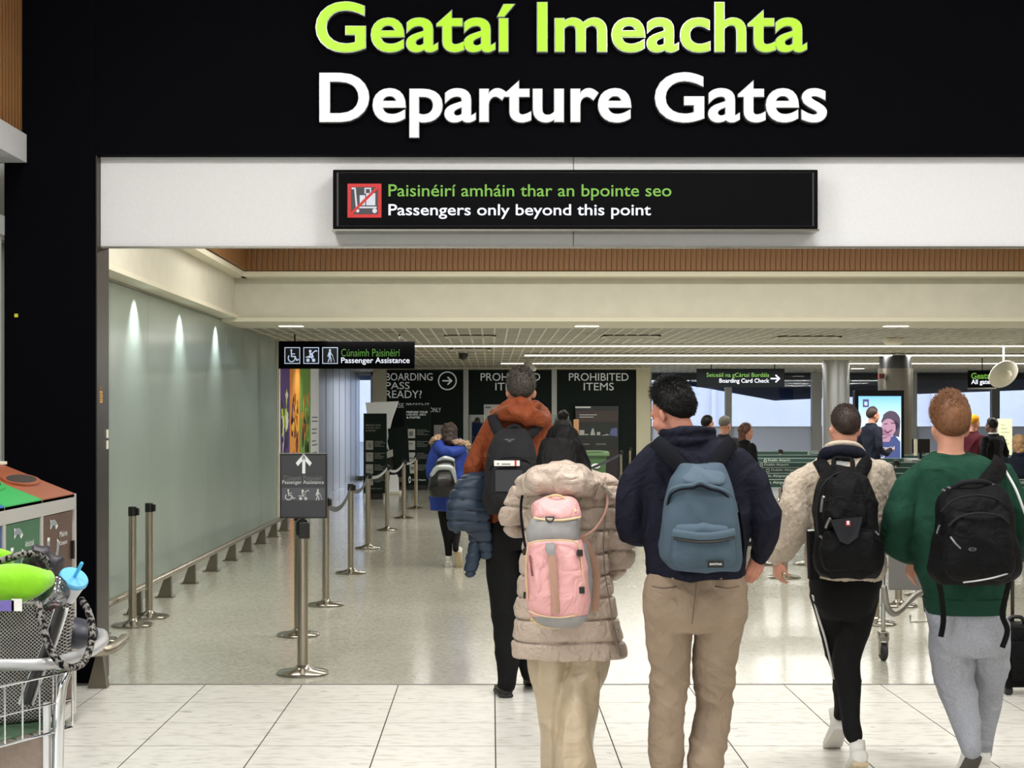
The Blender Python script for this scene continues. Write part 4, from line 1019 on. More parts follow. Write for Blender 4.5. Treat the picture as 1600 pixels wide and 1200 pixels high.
def shoe(parent, heel, yaw, pitch, L, um, sm, name='shoe', wd=.048, boot=.07):
    """heel: point on the ground under the heel; pitch >0 lifts the heel (toe stays down)"""
    M0 = Matrix.Translation(heel) @ Matrix.Rotation(yaw, 4, 'Z') @ Matrix.Translation((0, L*.75, 0)) @ Matrix.Rotation(-pitch, 4, 'X') @ Matrix.Translation((0, -L*.75, 0))
    def ring(y, hw, z0, z1, n=16, e=3):
        return [Vector((hw*math.copysign(abs(math.cos(2*PI*k/n))**(2/e), math.cos(2*PI*k/n)), y, (z0+z1)/2+(z1-z0)/2*math.copysign(abs(math.sin(2*PI*k/n))**(2/e), math.sin(2*PI*k/n)))) for k in range(n)]
    mb = MB(); ys = [(0, .5, 0), (.02, .78, 0), (.3, .82, 0), (.7, 1.05, 0), (.88, .85, .004), (1, .35, .012)]
    mb.rings([ring(y*L, wd*w_, z, .026+z*.6) for y, w_, z in ys]); mb.xf(M0)
    so = MB(); so.v, so.f, so.mi = mb.v, mb.f, mb.mi
    up = MB(); prof = [(-.002, .55, boot), (.02, .78, boot+.012), (.2, .8, boot+.012), (.36, .82, boot-.002), (.55, .9, .062), (.75, .95, .05), (.9, .8, .04), (.985, .4, .034)]
    up.rings([ring(y*L, wd*w_*.97, .018, z, e=2.4) for y, w_, z in prof]); 
    up.tube([Vector((0, L*.17, boot-.03)), Vector((0, L*.15, boot+.02)), Vector((0, L*.13, boot+.06))], [.036, .036, .036], 14)
    up.xf(M0)
    o = up.build(name, um, parent, world=True, smooth=2)
    so.build('sole', sm, o, world=True, smooth=True); 
    return o, M0 @ Vector((0, L*.16, boot+.03))

# ---- backpack shell from a traced outline
def pack_shell(name, D, rows, m, parent, e=3.0, disp=None, voxel=.009, extra=None, smooth=5):
    mb = MB(); torso_rings(mb, D, rows, e, 32)
    if extra: extra(mb)
    return fuse(mb, name, m, parent, voxel, smooth, disp)
def strap(name, D, pts, m, parent, w_=.025, th=.006, hint=(0, 1, 0), sub=5):
    """flat strap: pts (px,py,dy)"""
    P = [W(p[0], p[1], D+p[2]) for p in pts]; mb = MB(); mb.tube(P, w_, 10, sub=sub, hint=hint, flat=th/w_); return mb.build(name, m, parent, world=True, smooth=True)
def cord(name, D, pts, r, m, parent, sub=4, n=8):
    mb = MB(); mb.tube([W(p[0], p[1], D+p[2]) for p in pts], r, n, sub=sub); return mb.build(name, m, parent, world=True, smooth=True)

def person(label, D, gx):
    b = Vector(((gx-HX)*D/FPX, D, 0)); return b

# ================= navy jacket man with the blue grey backpack (D 6.5)
D = 6.5
navy = mat('navy_cloth', (23, 24, 37), .8, spec=.12, wr=.012, wrs=7, noise_amt=.1, nscale=30, bump=.15, bscale=500)
khaki = mat('khaki_cotton', (142, 124, 106), wr=.01, wrs=8, rough= .85, spec=.2, noise_amt=.08, nscale=12, bump=.2, bscale=700)
hairb = mat('black_hair', (10, 9, 9), .5, spec=.25)
loc = Vector(((1085-HX)*D/FPX, D, 0))
HM = xfm(W(1058, 684, D+.03), yaw=math.radians(42), pitch=math.radians(-16), roll=0, s=.99)
jr = [(686, 1036, 1110, .07, 0), (697, 1010, 1150, .10, 0), (715, 998, 1172, .125, .0), (760, 1000, 1176, .14, 0), (820, 1003, 1172, .145, 0), (865, 1009, 1166, .145, 0), (885, 1010, 1163, .14, 0), (900, 1016, 1158, .13, 0)]
tr = [(896, 1014, 1159, .118, 0), (915, 1009, 1165, .128, 0), (940, 1006, 1167, .135, -.01), (965, 1008, 1165, .13, -.01), (985, 1015, 1155, .11, 0)]
legs = [[(1044, 935, 0, 35), (1045, 985, 0, 36), (1045, 1030, .0, 32), (1046, 1075, .01, 28), (1042, 1110, 0, 27), (1041, 1160, -.01, 25.5), (1042, 1197, -.02, 24.5)],
        [(1128, 935, 0, 36), (1123, 985, 0, 37), (1117, 1030, .04, 34), (1116, 1075, .08, 30), (1116, 1110, .1, 27.5), (1108, 1150, .06, 28), (1102, 1200, -.02, 27), (1098, 1240, -.06, 24)]]
armL = [(1016, 722, 0, 24), (996, 750, 0, 27), (985, 795, .0, 29), (990, 822, .05, 27), (1006, 828, .16, 24), (1018, 818, .27, 20)]
armR = [(1152, 722, 0, 26), (1175, 760, -.01, 26), (1192, 810, -.02, 27), (1196, 838, .02, 24), (1190, 858, .06, 18), (1186, 867, .08, 14)]
mb = MB(); head_geo(mb, HM); neck_geo(mb, HM, W(1074, 694, D+.01), .055)
torso_rings(mb, D, scaled_rows(jr, .82, .7)); torso_rings(mb, D, scaled_rows(tr, .86, .75))
for a in (armL, armR): limb(mb, D, a, k=.6)
for l in legs: limb(mb, D, l+[(l[-1][0], 1255, l[-1][2], 16)], k=.6)
hand_geo(mb, W(1185, 868, D+.08), (-.35, -.1, -.9), (-.4, .9, 0), 1, .75, 1.0)
hand_geo(mb, W(1019, 818, D+.29), (.3, .9, .1), (.9, -.2, 0), 1, .6)
pA = fuse(mb, 'person', skin2, None, .007, 2, loc=loc)
tag(pA, 'person in navy jacket and khaki trousers wearing a blue grey backpack', 'person')
eyes(pA, HM)
hair_cap('hair', HM, hairb, pA, 0, thick=.016, strands=5200, slen=.026, lift=.36, comb=(.1, -.1, -.7), nlow=.036, side=.10, front=.172, seed=3, top=.008, width=1.04)
mb = MB(); torso_rings(mb, D, jr); limb(mb, D, armL); limb(mb, D, armR)
mb.tube([W(1186, 861, D+.06), W(1184, 871, D+.08)], [.042, .038], 16)
mb.tube([W(1040, 688, D+.02), W(1055, 690, D-.075), W(1078, 690, D-.095), W(1100, 688, D-.075), W(1111, 684, D+.02), W(1095, 690, D+.10), W(1060, 692, D+.10)], .021, 10, sub=5, closed=True)
mb.tube([W(1036, 677, D+.02), W(1055, 676, D-.07), W(1078, 673, D-.09), W(1100, 671, D-.07), W(1112, 674, D+.02), W(1095, 681, D+.09), W(1060, 681, D+.09)], .019, 10, sub=5, closed=True)
limb(mb, D, [(1018, 893, 0, 9), (1050, 896, -.125, 9), (1088, 897, -.14, 9), (1125, 896, -.125, 9), (1156, 893, 0, 9)], sub=4)
fuse(mb, 'jacket', navy, pA, .0065, 8, folds(.011, 5, 3))
mb = MB(); torso_rings(mb, D, tr)
for l in legs: limb(mb, D, l)
def kf(p):
    a = noise.noise(Vector((p.x*7, p.y*5, p.z*9))); b = noise.noise(Vector((p.x*3+3, 9, p.z*15+p.x*8)))
    kz = math.exp(-((p.z-.52)/.13)**2)+.6*math.exp(-((p.z-.93)/.07)**2)+.8*math.exp(-((p.z-.28)/.08)**2)
    return .007*(.8-2*abs(a)**.8)+.010*kz*(1-2.2*abs(b))
tA = fuse(mb, 'trousers', khaki, pA, .0065, 6, kf)
seam = mat('khaki_shadow', (104, 88, 74), .9)
cord('centre_seam', D, [(1088, 898, -.128), (1087, 920, -.150), (1084, 950, -.158), (1081, 975, -.137)], .0022, seam, tA)
for x in (1038, 1136):
    cord('welt_pocket', D, [(x-19, 916, -.12), (x, 919, -.140), (x+19, 916, -.12)], .003, seam, tA)
for x in (1052, 1087, 1126): strap('belt_loop', D, [(x, 897, -.137), (x, 905, -.142)], khaki, tA, .007, .004)
for i, x in enumerate((1042, 1098)):
    o, _ = shoe(pA, Vector(((x-HX)*D/FPX, D-.09, 0)), .05, 0, .29, mat('shoe_brown', (70, 52, 40), .5), mat('sole_white', (215, 212, 205), .6), boot=.06)

# blue grey backpack
bluep = mat('blue_grey_canvas', (66, 82, 95), .8, spec=.25, noise_amt=.14, nscale=8, bump=.3, bscale=420)
bluel = mat('blue_grey_rim', (76, 92, 105), .8, spec=.25, bump=.2, bscale=400)
bstrap = mat('dark_webbing', (18, 19, 25), .85, spec=.1, bump=.3, bscale=300)
bp = thing('backpack', 'blue grey canvas backpack with small black patch on navy jacket', 'backpack', W(1095, 895, D-.28))
rows_ = [(725, 1064, 1127, .05, -.24), (735, 1058, 1133, .075, -.245), (757, 1047, 1141, .10, -.26), (790, 1038, 1150, .115, -.27), (822, 1033, 1155, .125, -.28), (852, 1031, 1158, .13, -.285), (874, 1032, 1158, .125, -.28), (890, 1046, 1152, .10, -.27)]
body = pack_shell('pack_body', D, rows_, bluep, bp, 3.2, folds(.006, 6, 5))
# top hood panel and its overhanging edge
mb = MB(); torso_rings(mb, D, [(727, 1066, 1126, .045, -.25), (735, 1062, 1132, .07, -.26), (748, 1058, 1136, .09, -.275), (756, 1064, 1133, .09, -.285), (758, 1070, 1126, .07, -.28)], 3)
fuse(mb, 'top_panel', bluel, bp, .008, 3, folds(.005, 8, 2))
cord('flap_edge', D, [(1040, 790, -.30), (1046, 768, -.345), (1062, 760, -.37), (1082, 758, -.385), (1094, 753, -.39), (1108, 759, -.385), (1128, 765, -.37), (1144, 776, -.345), (1151, 800, -.30)], .008, bluel, bp)
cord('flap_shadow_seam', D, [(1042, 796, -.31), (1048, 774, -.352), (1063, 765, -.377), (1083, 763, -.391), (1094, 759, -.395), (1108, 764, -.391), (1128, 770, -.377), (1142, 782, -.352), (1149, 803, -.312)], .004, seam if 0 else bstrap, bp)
mb = MB(); torso_rings(mb, D, [(818, 1060, 1136, .02, -.40), (824, 1054, 1142, .04, -.41), (845, 1050, 1148, .05, -.41), (870, 1048, 1150, .05, -.405), (884, 1054, 1146, .03, -.40)], 3.4)
fuse(mb, 'front_pocket', bluep, bp, .008, 3, folds(.005, 7, 9))
strap('pocket_flap', D, [(1051, 832, -.452), (1075, 836, -.468), (1100, 838, -.472), (1125, 836, -.468), (1148, 831, -.452)], bluel, bp, .016, .008, hint=(0, 1, 0))
cord('pocket_shadow', D, [(1052, 841, -.457), (1075, 845, -.468), (1100, 847, -.472), (1125, 845, -.468), (1148, 840, -.455)], .0055, blackp, bp)  # black cord paints the shadow slit below the pocket flap
F = Flat(W(1105, 887, D-.452), (26*(D-.45)/FPX, 0, 0), (0, 0, 11*(D-.45)/FPX), .004); F.rect(0, 0, 1, 1); o = F.build('label_patch', blackp, bp)
text_in('EASTPAK', 'label_lettering', print_w, bp, W(1109, 883, D-.4575), UX, UZ, 18*D/FPX, 3*D/FPX, .02)
strap('grab_handle', D, [(1083, 727, -.24), (1087, 740, -.31), (1100, 746, -.35), (1103, 735, -.31), (1107, 727, -.24)], bstrap, bp, .012, .005)
strap('shoulder_strap', D, [(1024, 690, -.10), (1036, 700, -.145), (1052, 717, -.17), (1070, 735, -.19)], bstrap, bp, .034, .012)
strap('shoulder_strap', D, [(1145, 692, -.10), (1134, 701, -.145), (1123, 717, -.17), (1112, 735, -.19)], bstrap, bp, .034, .012)
strap('side_strap', D, [(1152, 785, -.2), (1157, 810, -.18), (1162, 850, -.16), (1158, 885, -.15)], bstrap, bp, .016, .006, hint=(1, 0, 0))

# ================= cream padded coat woman (D 6.8)
D = 6.8
loc = Vector(((888-HX)*D/FPX, D, 0))
coatm = mat('beige_padded', (182, 164, 150), .42, wr=.012, wrs=11, spec=.45, noise_amt=.06, nscale=9)
satin = mat('beige_satin', (180, 162, 136), .32, wr=.008, wrs=6, spec=.6, noise_amt=.08, nscale=8)
lhair = mat('long_black_hair', (6, 5, 6), .6, spec=.12, bump=.3, bscale=30, stretch=(8, 8, .5))
HM = xfm(W(878, 741, D+.06), yaw=math.radians(8), pitch=math.radians(-4), s=.93)
cro = [(728, 852, 905, .06, 0), (745, 822, 945, .11, 0), (775, 814, 962, .135, 0), (815, 817, 955, .14, 0), (860, 816, 950, .14, 0), (910, 810, 955, .15, 0), (960, 804, 966, .16, 0), (1000, 801, 975, .165, 0), (1024, 801, 980, .16, 0)]
aL = [(826, 758, .02, 20), (808, 785, .05, 21), (800, 808, .09, 19), (808, 822, .17, 18), (826, 816, .27, 15)]
aR = [(946, 765, .02, 24), (962, 800, .02, 27), (968, 845, .02, 25), (966, 878, .06, 21), (950, 888, .16, 18), (932, 876, .27, 14)]
lg_ = [[(862, 1000, 0, 36), (858, 1040, 0, 33), (864, 1090, .0, 28), (872, 1150, .0, 26), (874, 1195, -.0, 27), (874, 1228, 0, 28)], [(918, 1000, 0, 38), (915, 1040, 0, 34), (905, 1090, -.05, 31), (900, 1150, -.1, 30), (902, 1195, -.12, 31), (902, 1228, -.12, 32)]]
mb = MB(); head_geo(mb, HM); neck_geo(mb, HM, W(880, 740, D), .048)
torso_rings(mb, D, scaled_rows(cro, .78, .7))
for a in (aL, aR): limb(mb, D, a, k=.55)
for l in lg_: limb(mb, D, l, k=.6)
hand_geo(mb, W(829, 814, D+.29), (.2, .9, .3), (.9, -.2, 0), 1, .6, .9); hand_geo(mb, W(930, 874, D+.29), (-.2, .9, .2), (-.9, -.2, 0), -1, .6, .9)
pB = fuse(mb, 'person', skin, None, .008, 2, loc=loc)
tag(pB, 'woman with long black hair in beige padded coat wearing a pink backpack', 'person')
eyes(pB, HM)
mb = MB(); ms = len(mb.v); mb.ell((0, -.012, .142), (.086, .106, .104), 22, 14); mb.xf(HM, ms)
mb.tube([W(876, 690, D-.03), W(875, 712, D-.06), W(876, 738, D-.10), (W(880, 765, D-.13))], [.085, .094, .10, .085], 18, sub=4, flat=.62, hint=(0, 1, 0))
mb.tube([W(900, 700, D-.0), W(910, 725, D-.02), W(920, 745, D-.09)], [.04, .04, .02], 12, sub=4, round_caps=True)
def strandy(p): return .004*noise.noise(Vector((p.x*110, p.y*60, p.z*6)))+.010*noise.noise(Vector((p.x*14, p.y*14, p.z*3)))
fuse(mb, 'hair', lhair, pB, .007, 4, strandy)
mb = MB(); torso_rings(mb, D, cro, 2.3); limb(mb, D, aL); limb(mb, D, aR)
cj = fuse(mb, 'coat', coatm, pB, .0065, 8, quilt(.098, .017, 4))
mb = MB()
mb.tube([W(822, 765, D-.03), W(838, 752, D-.14), W(866, 750, D-.19), (W(895, 752, D-.19)), W(924, 758, D-.13), W(938, 772, D-.02), W(925, 752, D+.10), W(880, 742, D+.14), W(838, 750, D+.10)], [.045, .055, .066, .068, .058, .045, .04, .035, .04], 16, sub=4, closed=True)
mb.tube([W(850, 744, D-.1), W(880, 740, D-.15), W(910, 744, D-.1)], [.04, .05, .04], 14, sub=4, round_caps=True)
fuse(mb, 'hood', coatm, cj, .009, 3, lambda p: .012*(1-2.4*abs(noise.noise(Vector((p.x*11, 3+p.y*5, p.z*13)))))+.006*noise.noise(p*24))
cord('hood_edge', D, [(846, 737, -.17), (870, 731, -.20), (900, 734, -.20), (925, 745, -.17), (944, 764, -.10)], .007, mat('coat_cord', (150, 134, 104), .6), cj)
cord('coat_seam', D, [(944, 765, -.11), (946, 800, -.125), (943, 850, -.13), (946, 900, -.14), (956, 960, -.15), (962, 1010, -.14)], .0025, mat('coat_seam', (120, 104, 92), .7), cj)
cord('coat_vent', D, [(958, 975, -.13), (963, 1000, -.15), (970, 1026, -.13)], .005, mat('coat_seam', (0, 0, 0)), cj)
for i, (x, y) in enumerate(((964, 985), (968, 1000))):
    mb = MB(); mb.ell(tuple(W(x, y, D-.145)), (.007, .004, .007), 10, 6); mb.build('snap_button', steelp, cj, world=True, smooth=True)
mb = MB()
for l in lg_: limb(mb, D, l)
fuse(mb, 'trousers', satin, pB, .009, 3, lambda p: .020*(.5-1.6*abs(noise.noise(Vector((p.x*14, p.y*10, p.z*1.8)))))+.008*noise.noise(Vector((p.x*8, 3, p.z*9+p.x*12))))
for x in (874, 902): shoe(pB, Vector(((x-HX)*D/FPX, D-.09-(.12 if x > 900 else 0), 0)), 0, 0, .25, mat('shoe_white', (214, 212, 206), .5), mat('sole_white', (0, 0, 0)))

# pink backpack
pink = mat('pink_nylon', (214, 158, 158), .5, wr=.008, wrs=10, spec=.4, noise_amt=.05, nscale=10, bump=.15, bscale=500)
pgrey = mat('grey_nylon', (142, 140, 140), .5, spec=.4, noise_amt=.1, nscale=14, bump=.15, bscale=500)
piping = mat('cream_piping', (204, 176, 134), .5); tape = mat('tan_webbing', (168, 130, 112), .7, bump=.3, bscale=300)
pp = thing('backpack', 'pink and grey barrel backpack on the beige padded coat', 'backpack', W(870, 975, D-.28))
mb = MB(); torso_rings(mb, D, [(778, 850, 892, .04, -.25), (786, 836, 902, .07, -.26), (800, 832, 908, .09, -.27), (809, 832, 909, .09, -.275)], 3)
fuse(mb, 'top_flap', pink, pp, .008, 4, folds(.008, 9, 4))
mb = MB(); torso_rings(mb, D, [(806, 832, 908, .09, -.27), (812, 828, 907, .105, -.275), (832, 823, 906, .11, -.28), (846, 823, 907, .105, -.28)], 3)
fuse(mb, 'grey_collar', pgrey, pp, .008, 4, folds(.005, 8, 14))
mb = MB(); torso_rings(mb, D, [(838, 828, 905, .09, -.28), (848, 822, 912, .12, -.29), (880, 821, 916, .13, -.30), (920, 822, 920, .135, -.305), (945, 824, 921, .13, -.305), (962, 830, 917, .12, -.30), (974, 846, 905, .09, -.295)], 3.2)
fuse(mb, 'pack_body', pink, pp, .008, 4, folds(.005, 7, 24))
mb = MB(); torso_rings(mb, D, [(956, 828, 919, .128, -.305), (966, 832, 916, .12, -.305), (978, 848, 902, .085, -.295)], 3.2)
fuse(mb, 'grey_base', pgrey, pp, .007, 3)
mb = MB(); limb(mb, D, [(910, 850, -.25, 7), (914, 880, -.25, 9), (917, 920, -.26, 9), (916, 955, -.27, 7)])
fuse(mb, 'side_pocket', pgrey, pp, .007, 3)
def outline(name, pts, r=.0035, m=piping): return cord(name, D, pts, r, m, pp, 4, 6)
outline('piping', [(834, 809, -.36), (850, 812, -.375), (872, 813, -.38), (892, 811, -.375), (907, 808, -.355)], .005)
outline('piping', [(830, 970, -.33), (824, 930, -.39), (822, 890, -.39), (824, 858, -.39), (832, 847, -.40), (868, 844, -.415), (896, 846, -.405), (905, 855, -.40), (909, 880, -.41), (913, 920, -.415), (912, 950, -.41)])
outline('piping', [(826, 955, -.40), (845, 962, -.43), (872, 965, -.44), (895, 962, -.435), (916, 952, -.40)], .003)
outline('piping', [(830, 966, -.38), (846, 977, -.375), (868, 981, -.375), (892, 977, -.375), (912, 962, -.38)], .005)
strap('centre_strap', D, [(859, 848, -.43), (863, 880, -.440), (866, 920, -.445), (868, 958, -.44)], tape, pp, .017, .006)
mb = MB(); torso_rings(mb, D, [(848, 853, 866, .006, -.43), (858, 852, 868, .008, -.435), (868, 857, 866, .006, -.437)], 3); mb.build('strap_tab', pgrey, pp, world=True, smooth=True)
def dring(x, y, dy): 
    c = W(x, y, D+dy); mb = MB(); mb.tube([c+Vector((.017*math.cos(a), 0, -.02*abs(math.sin(a)) if 0 < a < PI else 0)) for a in [PI*k/8 for k in range(9)]]+[c+Vector((-.006, 0, .0)), c+Vector((.006, 0, 0))], .0035, 6, closed=True); mb.build('d_ring', blackp, pp, world=True, smooth=True)
dring(859, 808, -.385); dring(870, 972, -.385)
for x, y, dy in ((822, 930, -.33), (909, 922, -.425), (906, 864, -.41), (821, 862, -.33)):
    c = W(x, y, D+dy); MB().box(c.x-.012, c.x+.012, c.y-.01, c.y+.01, c.z-.014, c.z+.014, ch=.003).build('buckle', blackp, pp, world=True)
strap('loose_strap', D, [(908, 838, -.27), (922, 862, -.24), (931, 890, -.2), (932, 920, -.19), (930, 955, -.19)], tape, pp, .016, .004)
cord('shoulder_strap', D, [(838, 756, -.2), (818, 770, -.12), (814, 800, -.12), (818, 838, -.16), (822, 860, -.22)], .006, bstrap, pp)
cord('shoulder_strap', D, [(936, 752, -.16), (948, 775, -.13), (946, 800, -.16), (930, 826, -.2), (910, 840, -.25)], .006, tape, pp)
cord('zip_pull', D, [(828, 868, -.4), (830, 888, -.42), (832, 900, -.42)], .004, mat('zip_brown', (110, 60, 56), .6), pp)
for dx in (0,): strap('top_handle', D, [(846, 782, -.27), (866, 774, -.31), (884, 780, -.31), (900, 800, -.34)], piping, pp, .006, .004)
# ================= cream fleece man (D 7.2)
D = 7.2
loc = Vector(((1320-HX)*D/FPX, D, 0))
fleece = mat('cream_fleece', (190, 176, 158), .95, spec=.1, noise_amt=.22, nscale=70, bump=1, bscale=260, sheen=.3)
blk = mat('black_cloth', (8, 8, 10), .85, spec=.1) if 0 else mat('black_cloth', (8, 8, 10), .85, spec=.25, bump=.15, bscale=500)
brownhair = mat('brown_hair', (46, 32, 26), .55, spec=.35, noise_amt=.3, nscale=60)
HM = xfm(W(1319, 702, D+.02), yaw=math.radians(4), pitch=math.radians(3), s=.86)
fr = [(712, 1292, 1345, .07, 0), (722, 1270, 1372, .11, 0), (745, 1256, 1382, .13, 0), (790, 1262, 1384, .14, 0), (840, 1262, 1382, .14, 0), (880, 1262, 1382, .14, 0), (903, 1268, 1378, .13, 0)]
tr = [(898, 1268, 1375, .12, 0), (920, 1268, 1374, .13, -.01), (945, 1273, 1366, .125, -.01), (965, 1282, 1356, .10, 0)]
aL = [(1270, 738, 0, 20), (1250, 760, -.01, 23), (1242, 800, -.03, 23.5), (1241, 828, -.02, 22), (1230, 850, .03, 19), (1217, 869, .07, 14)]
aR = [(1372, 738, 0, 21), (1386, 762, 0, 20), (1392, 800, .03, 18), (1391, 825, .10, 16), (1382, 835, .2, 14)]
legL = [(1292, 930, 0, 26), (1303, 985, .06, 24), (1315, 1040, .15, 18), (1317, 1085, .30, 15), (1312, 1118, .40, 12)]
legR = [(1348, 930, 0, 27), (1336, 980, -.02, 26), (1324, 1030, -.04, 22), (1325, 1085, -.09, 19.5), (1330, 1130, -.17, 15), (1335, 1150, -.2, 12)]
mb = MB(); head_geo(mb, HM); neck_geo(mb, HM, W(1318, 716, D), .055)
torso_rings(mb, D, scaled_rows(fr, .82, .7)); torso_rings(mb, D, scaled_rows(tr, .86, .75))
for a in (aL, aR): limb(mb, D, a, k=.6)
for l in (legL, legR): limb(mb, D, l, k=.7)
hand_geo(mb, W(1216, 871, D+.075), (-.05, -.05, -1), (.9, .3, 0), 1, .7, .95); hand_geo(mb, W(1380, 835, D+.22), (-.2, .9, -.1), (-.9, -.2, 0), -1, .6, .95)
pC = fuse(mb, 'person', skin, None, .008, 2, loc=loc)
tag(pC, 'man in cream fleece and black trousers with a large black backpack', 'person')
eyes(pC, HM)
hair_cap('hair', HM, brownhair, pC, 0, thick=.010, strands=2600, slen=.010, comb=(0, -.1, -.5), nlow=.058, side=.115, front=.18, seed=5, top=.006, smooth_noise=.001)
mb = MB(); torso_rings(mb, D, fr); limb(mb, D, aL); limb(mb, D, aR)
mb.tube([W(1225, 853, D+.04), W(1216, 868, D+.07)], [.045, .040], 16)
fj = fuse(mb, 'fleece', fleece, pC, .0065, 8, lambda p: .016*(.7-2.2*abs(noise.noise(Vector((p.x*5+2, p.y*4, p.z*5))))**.8)+.004*noise.noise(p*70))
mb = MB(); ring_ = [W(1288, 716, D+.02), W(1291, 699, D-.07), W(1304, 693, D-.10), W(1320, 692, D-.105), W(1338, 695, D-.09), W(1348, 705, D-.05), W(1350, 716, D+.02), W(1340, 712, D+.1), W(1300, 712, D+.1)]
mb.tube(ring_, .013, 12, sub=4, closed=True); fuse(mb, 'collar_rim', fleece, fj, .006, 2)
mb = MB(); mb.tube([p+Vector((0, .012, -.035)) for p in ring_], [.034]*9, 12, sub=4, closed=True); fuse(mb, 'collar_lining', navy, fj, .008, 3)
mb = MB(); torso_rings(mb, D, tr); limb(mb, D, legL); limb(mb, D, legR)
tC = fuse(mb, 'trousers', blk, pC, .0065, 8, folds(.007, 6, 8))
strap('side_stripe', D, [(1270, 930, -.03), (1279, 965, -.0), (1290, 1000, .02), (1299, 1040, .1), (1302, 1058, .14)], mat('stripe_white', (205, 205, 205), .7), tC, .016, .006, hint=(1, 0, 0))
shoew = mat('shoe_white', (214, 212, 206), .5); solet = mat('sole_tan', (196, 180, 150), .7); solew = mat('sole_white', (0, 0, 0))
shoe(pC, Vector(((1312-HX)*7.62/FPX, 7.52, 0)), .05, math.radians(38), .28, shoew, solew, boot=.07)
shoe(pC, Vector(((1338-HX)*7.0/FPX, 6.88, 0)), -.02, math.radians(28), .28, shoew, solet, boot=.07)
# black backpack
bk1 = mat('black_nylon', (9, 9, 11), .7, spec=.12, wr=.008, wrs=12, noise_amt=.15, nscale=10, bump=.2, bscale=400)
bk2 = mat('black_nylon_light', (26, 26, 30), .7, spec=.15, bump=.2, bscale=400)
pk = thing('backpack', 'large black backpack with small red and white tag on cream fleece', 'backpack', W(1325, 895, D-.3))
pack_shell('pack_body', D, [(728, 1300, 1334, .05, -.24), (738, 1290, 1345, .08, -.25), (760, 1278, 1360, .12, -.27), (795, 1273, 1368, .14, -.285), (840, 1275, 1373, .15, -.295), (870, 1272, 1378, .15, -.295), (890, 1276, 1374, .13, -.285), (900, 1285, 1366, .10, -.275)], bk1, pk, 3, folds(.007, 7, 11))
mb = MB(); torso_rings(mb, D, [(830, 1290, 1362, .03, -.43), (842, 1284, 1368, .05, -.43), (870, 1282, 1370, .055, -.43), (890, 1290, 1362, .035, -.42)], 3)
fuse(mb, 'lower_pocket', bk1, pk, .008, 4, folds(.006, 7, 2))
mb = MB(); torso_rings(mb, D, [(745, 1298, 1338, .03, -.35), (756, 1292, 1346, .05, -.37), (790, 1288, 1352, .055, -.395), (815, 1288, 1354, .05, -.41), (828, 1294, 1350, .03, -.41)], 3)
fuse(mb, 'upper_pocket', bk1, pk, .008, 4, folds(.006, 8, 6))
mb = MB(); mb.prism([W(1298, 813, D-.475), W(1348, 808, D-.475), W(1340, 840, D-.50), (W(1325, 851, D-.50)), W(1312, 846, D-.50)], (0, 0, 0), (0, .02, 0)); mb.build('leather_panel', bk2, pk, world=True)
c = W(1325, 818, D-.49)
B(c.x-.010, c.x+.010, c.y-.004, c.y, c.z-.010, c.z+.012, ch=.001).build('tag_red', mat('tag_red', (170, 50, 60), .5), pk, world=True)
B(c.x-.006, c.x+.004, c.y-.006, c.y-.004, c.z-.004, c.z+.012).build('tag_white', print_w, pk, world=True)
for pts_ in ([(1283, 800, -.41), (1285, 780, -.42), (1287, 776, -.43)], [(1290, 825, -.46), (1294, 815, -.47), (1297, 810, -.48)]): cord('zip_pull', D, pts_, .006, mat('zip_silver', (120, 120, 120), .4, metal=.6), pk)
cord('zip', D, [(1279, 840, -.40), (1276, 800, -.37), (1284, 762, -.36), (1302, 743, -.33), (1322, 738, -.32), (1344, 744, -.33), (1358, 765, -.36), (1367, 800, -.37), (1371, 845, -.40)], .005, bk2, pk)
strap('grab_handle', D, [(1303, 735, -.24), (1303, 720, -.2), (1308, 716, -.17), (1320, 717, -.17), (1328, 718, -.17), (1332, 722, -.2), (1332, 735, -.24)], bk1, pk, .012, .006)
strap('shoulder_strap', D, [(1281, 722, -.09), (1286, 730, -.14), (1293, 745, -.17), (1298, 765, -.18)], bk1, pk, .034, .014)
strap('shoulder_strap', D, [(1358, 720, -.09), (1350, 729, -.14), (1343, 745, -.17), (1340, 765, -.18)], bk1, pk, .034, .014)
F = Flat(W(1305, 727, D-.165), (18*D/FPX, 0, 0), (0, 0, 8*D/FPX), 0); F.rect(0, 0, 1, 1); F.build('white_label', print_w, pk)
for x, y in ((1284, 840), (1291, 882), (1370, 833)): cord('buckle', D, [(x-3, y-3, -.42), (x+3, y+3, -.42)], .005, mat('zip_silver', (0, 0, 0)), pk, sub=0)
# dark garment hanging at left of the backpack
mb = MB(); mb.prism([W(1262, 829, D-.14), W(1277, 829, D-.16), W(1279, 905, D-.16), W(1264, 905, D-.14)], (0, -.03, 0), (0, .03, 0)); mb.build('side_flap', bk1, pk, world=True)
cord('side_flap_trim', D, [(1262, 829, -.19), (1276, 828, -.2)], .004, print_w, pk, sub=0)

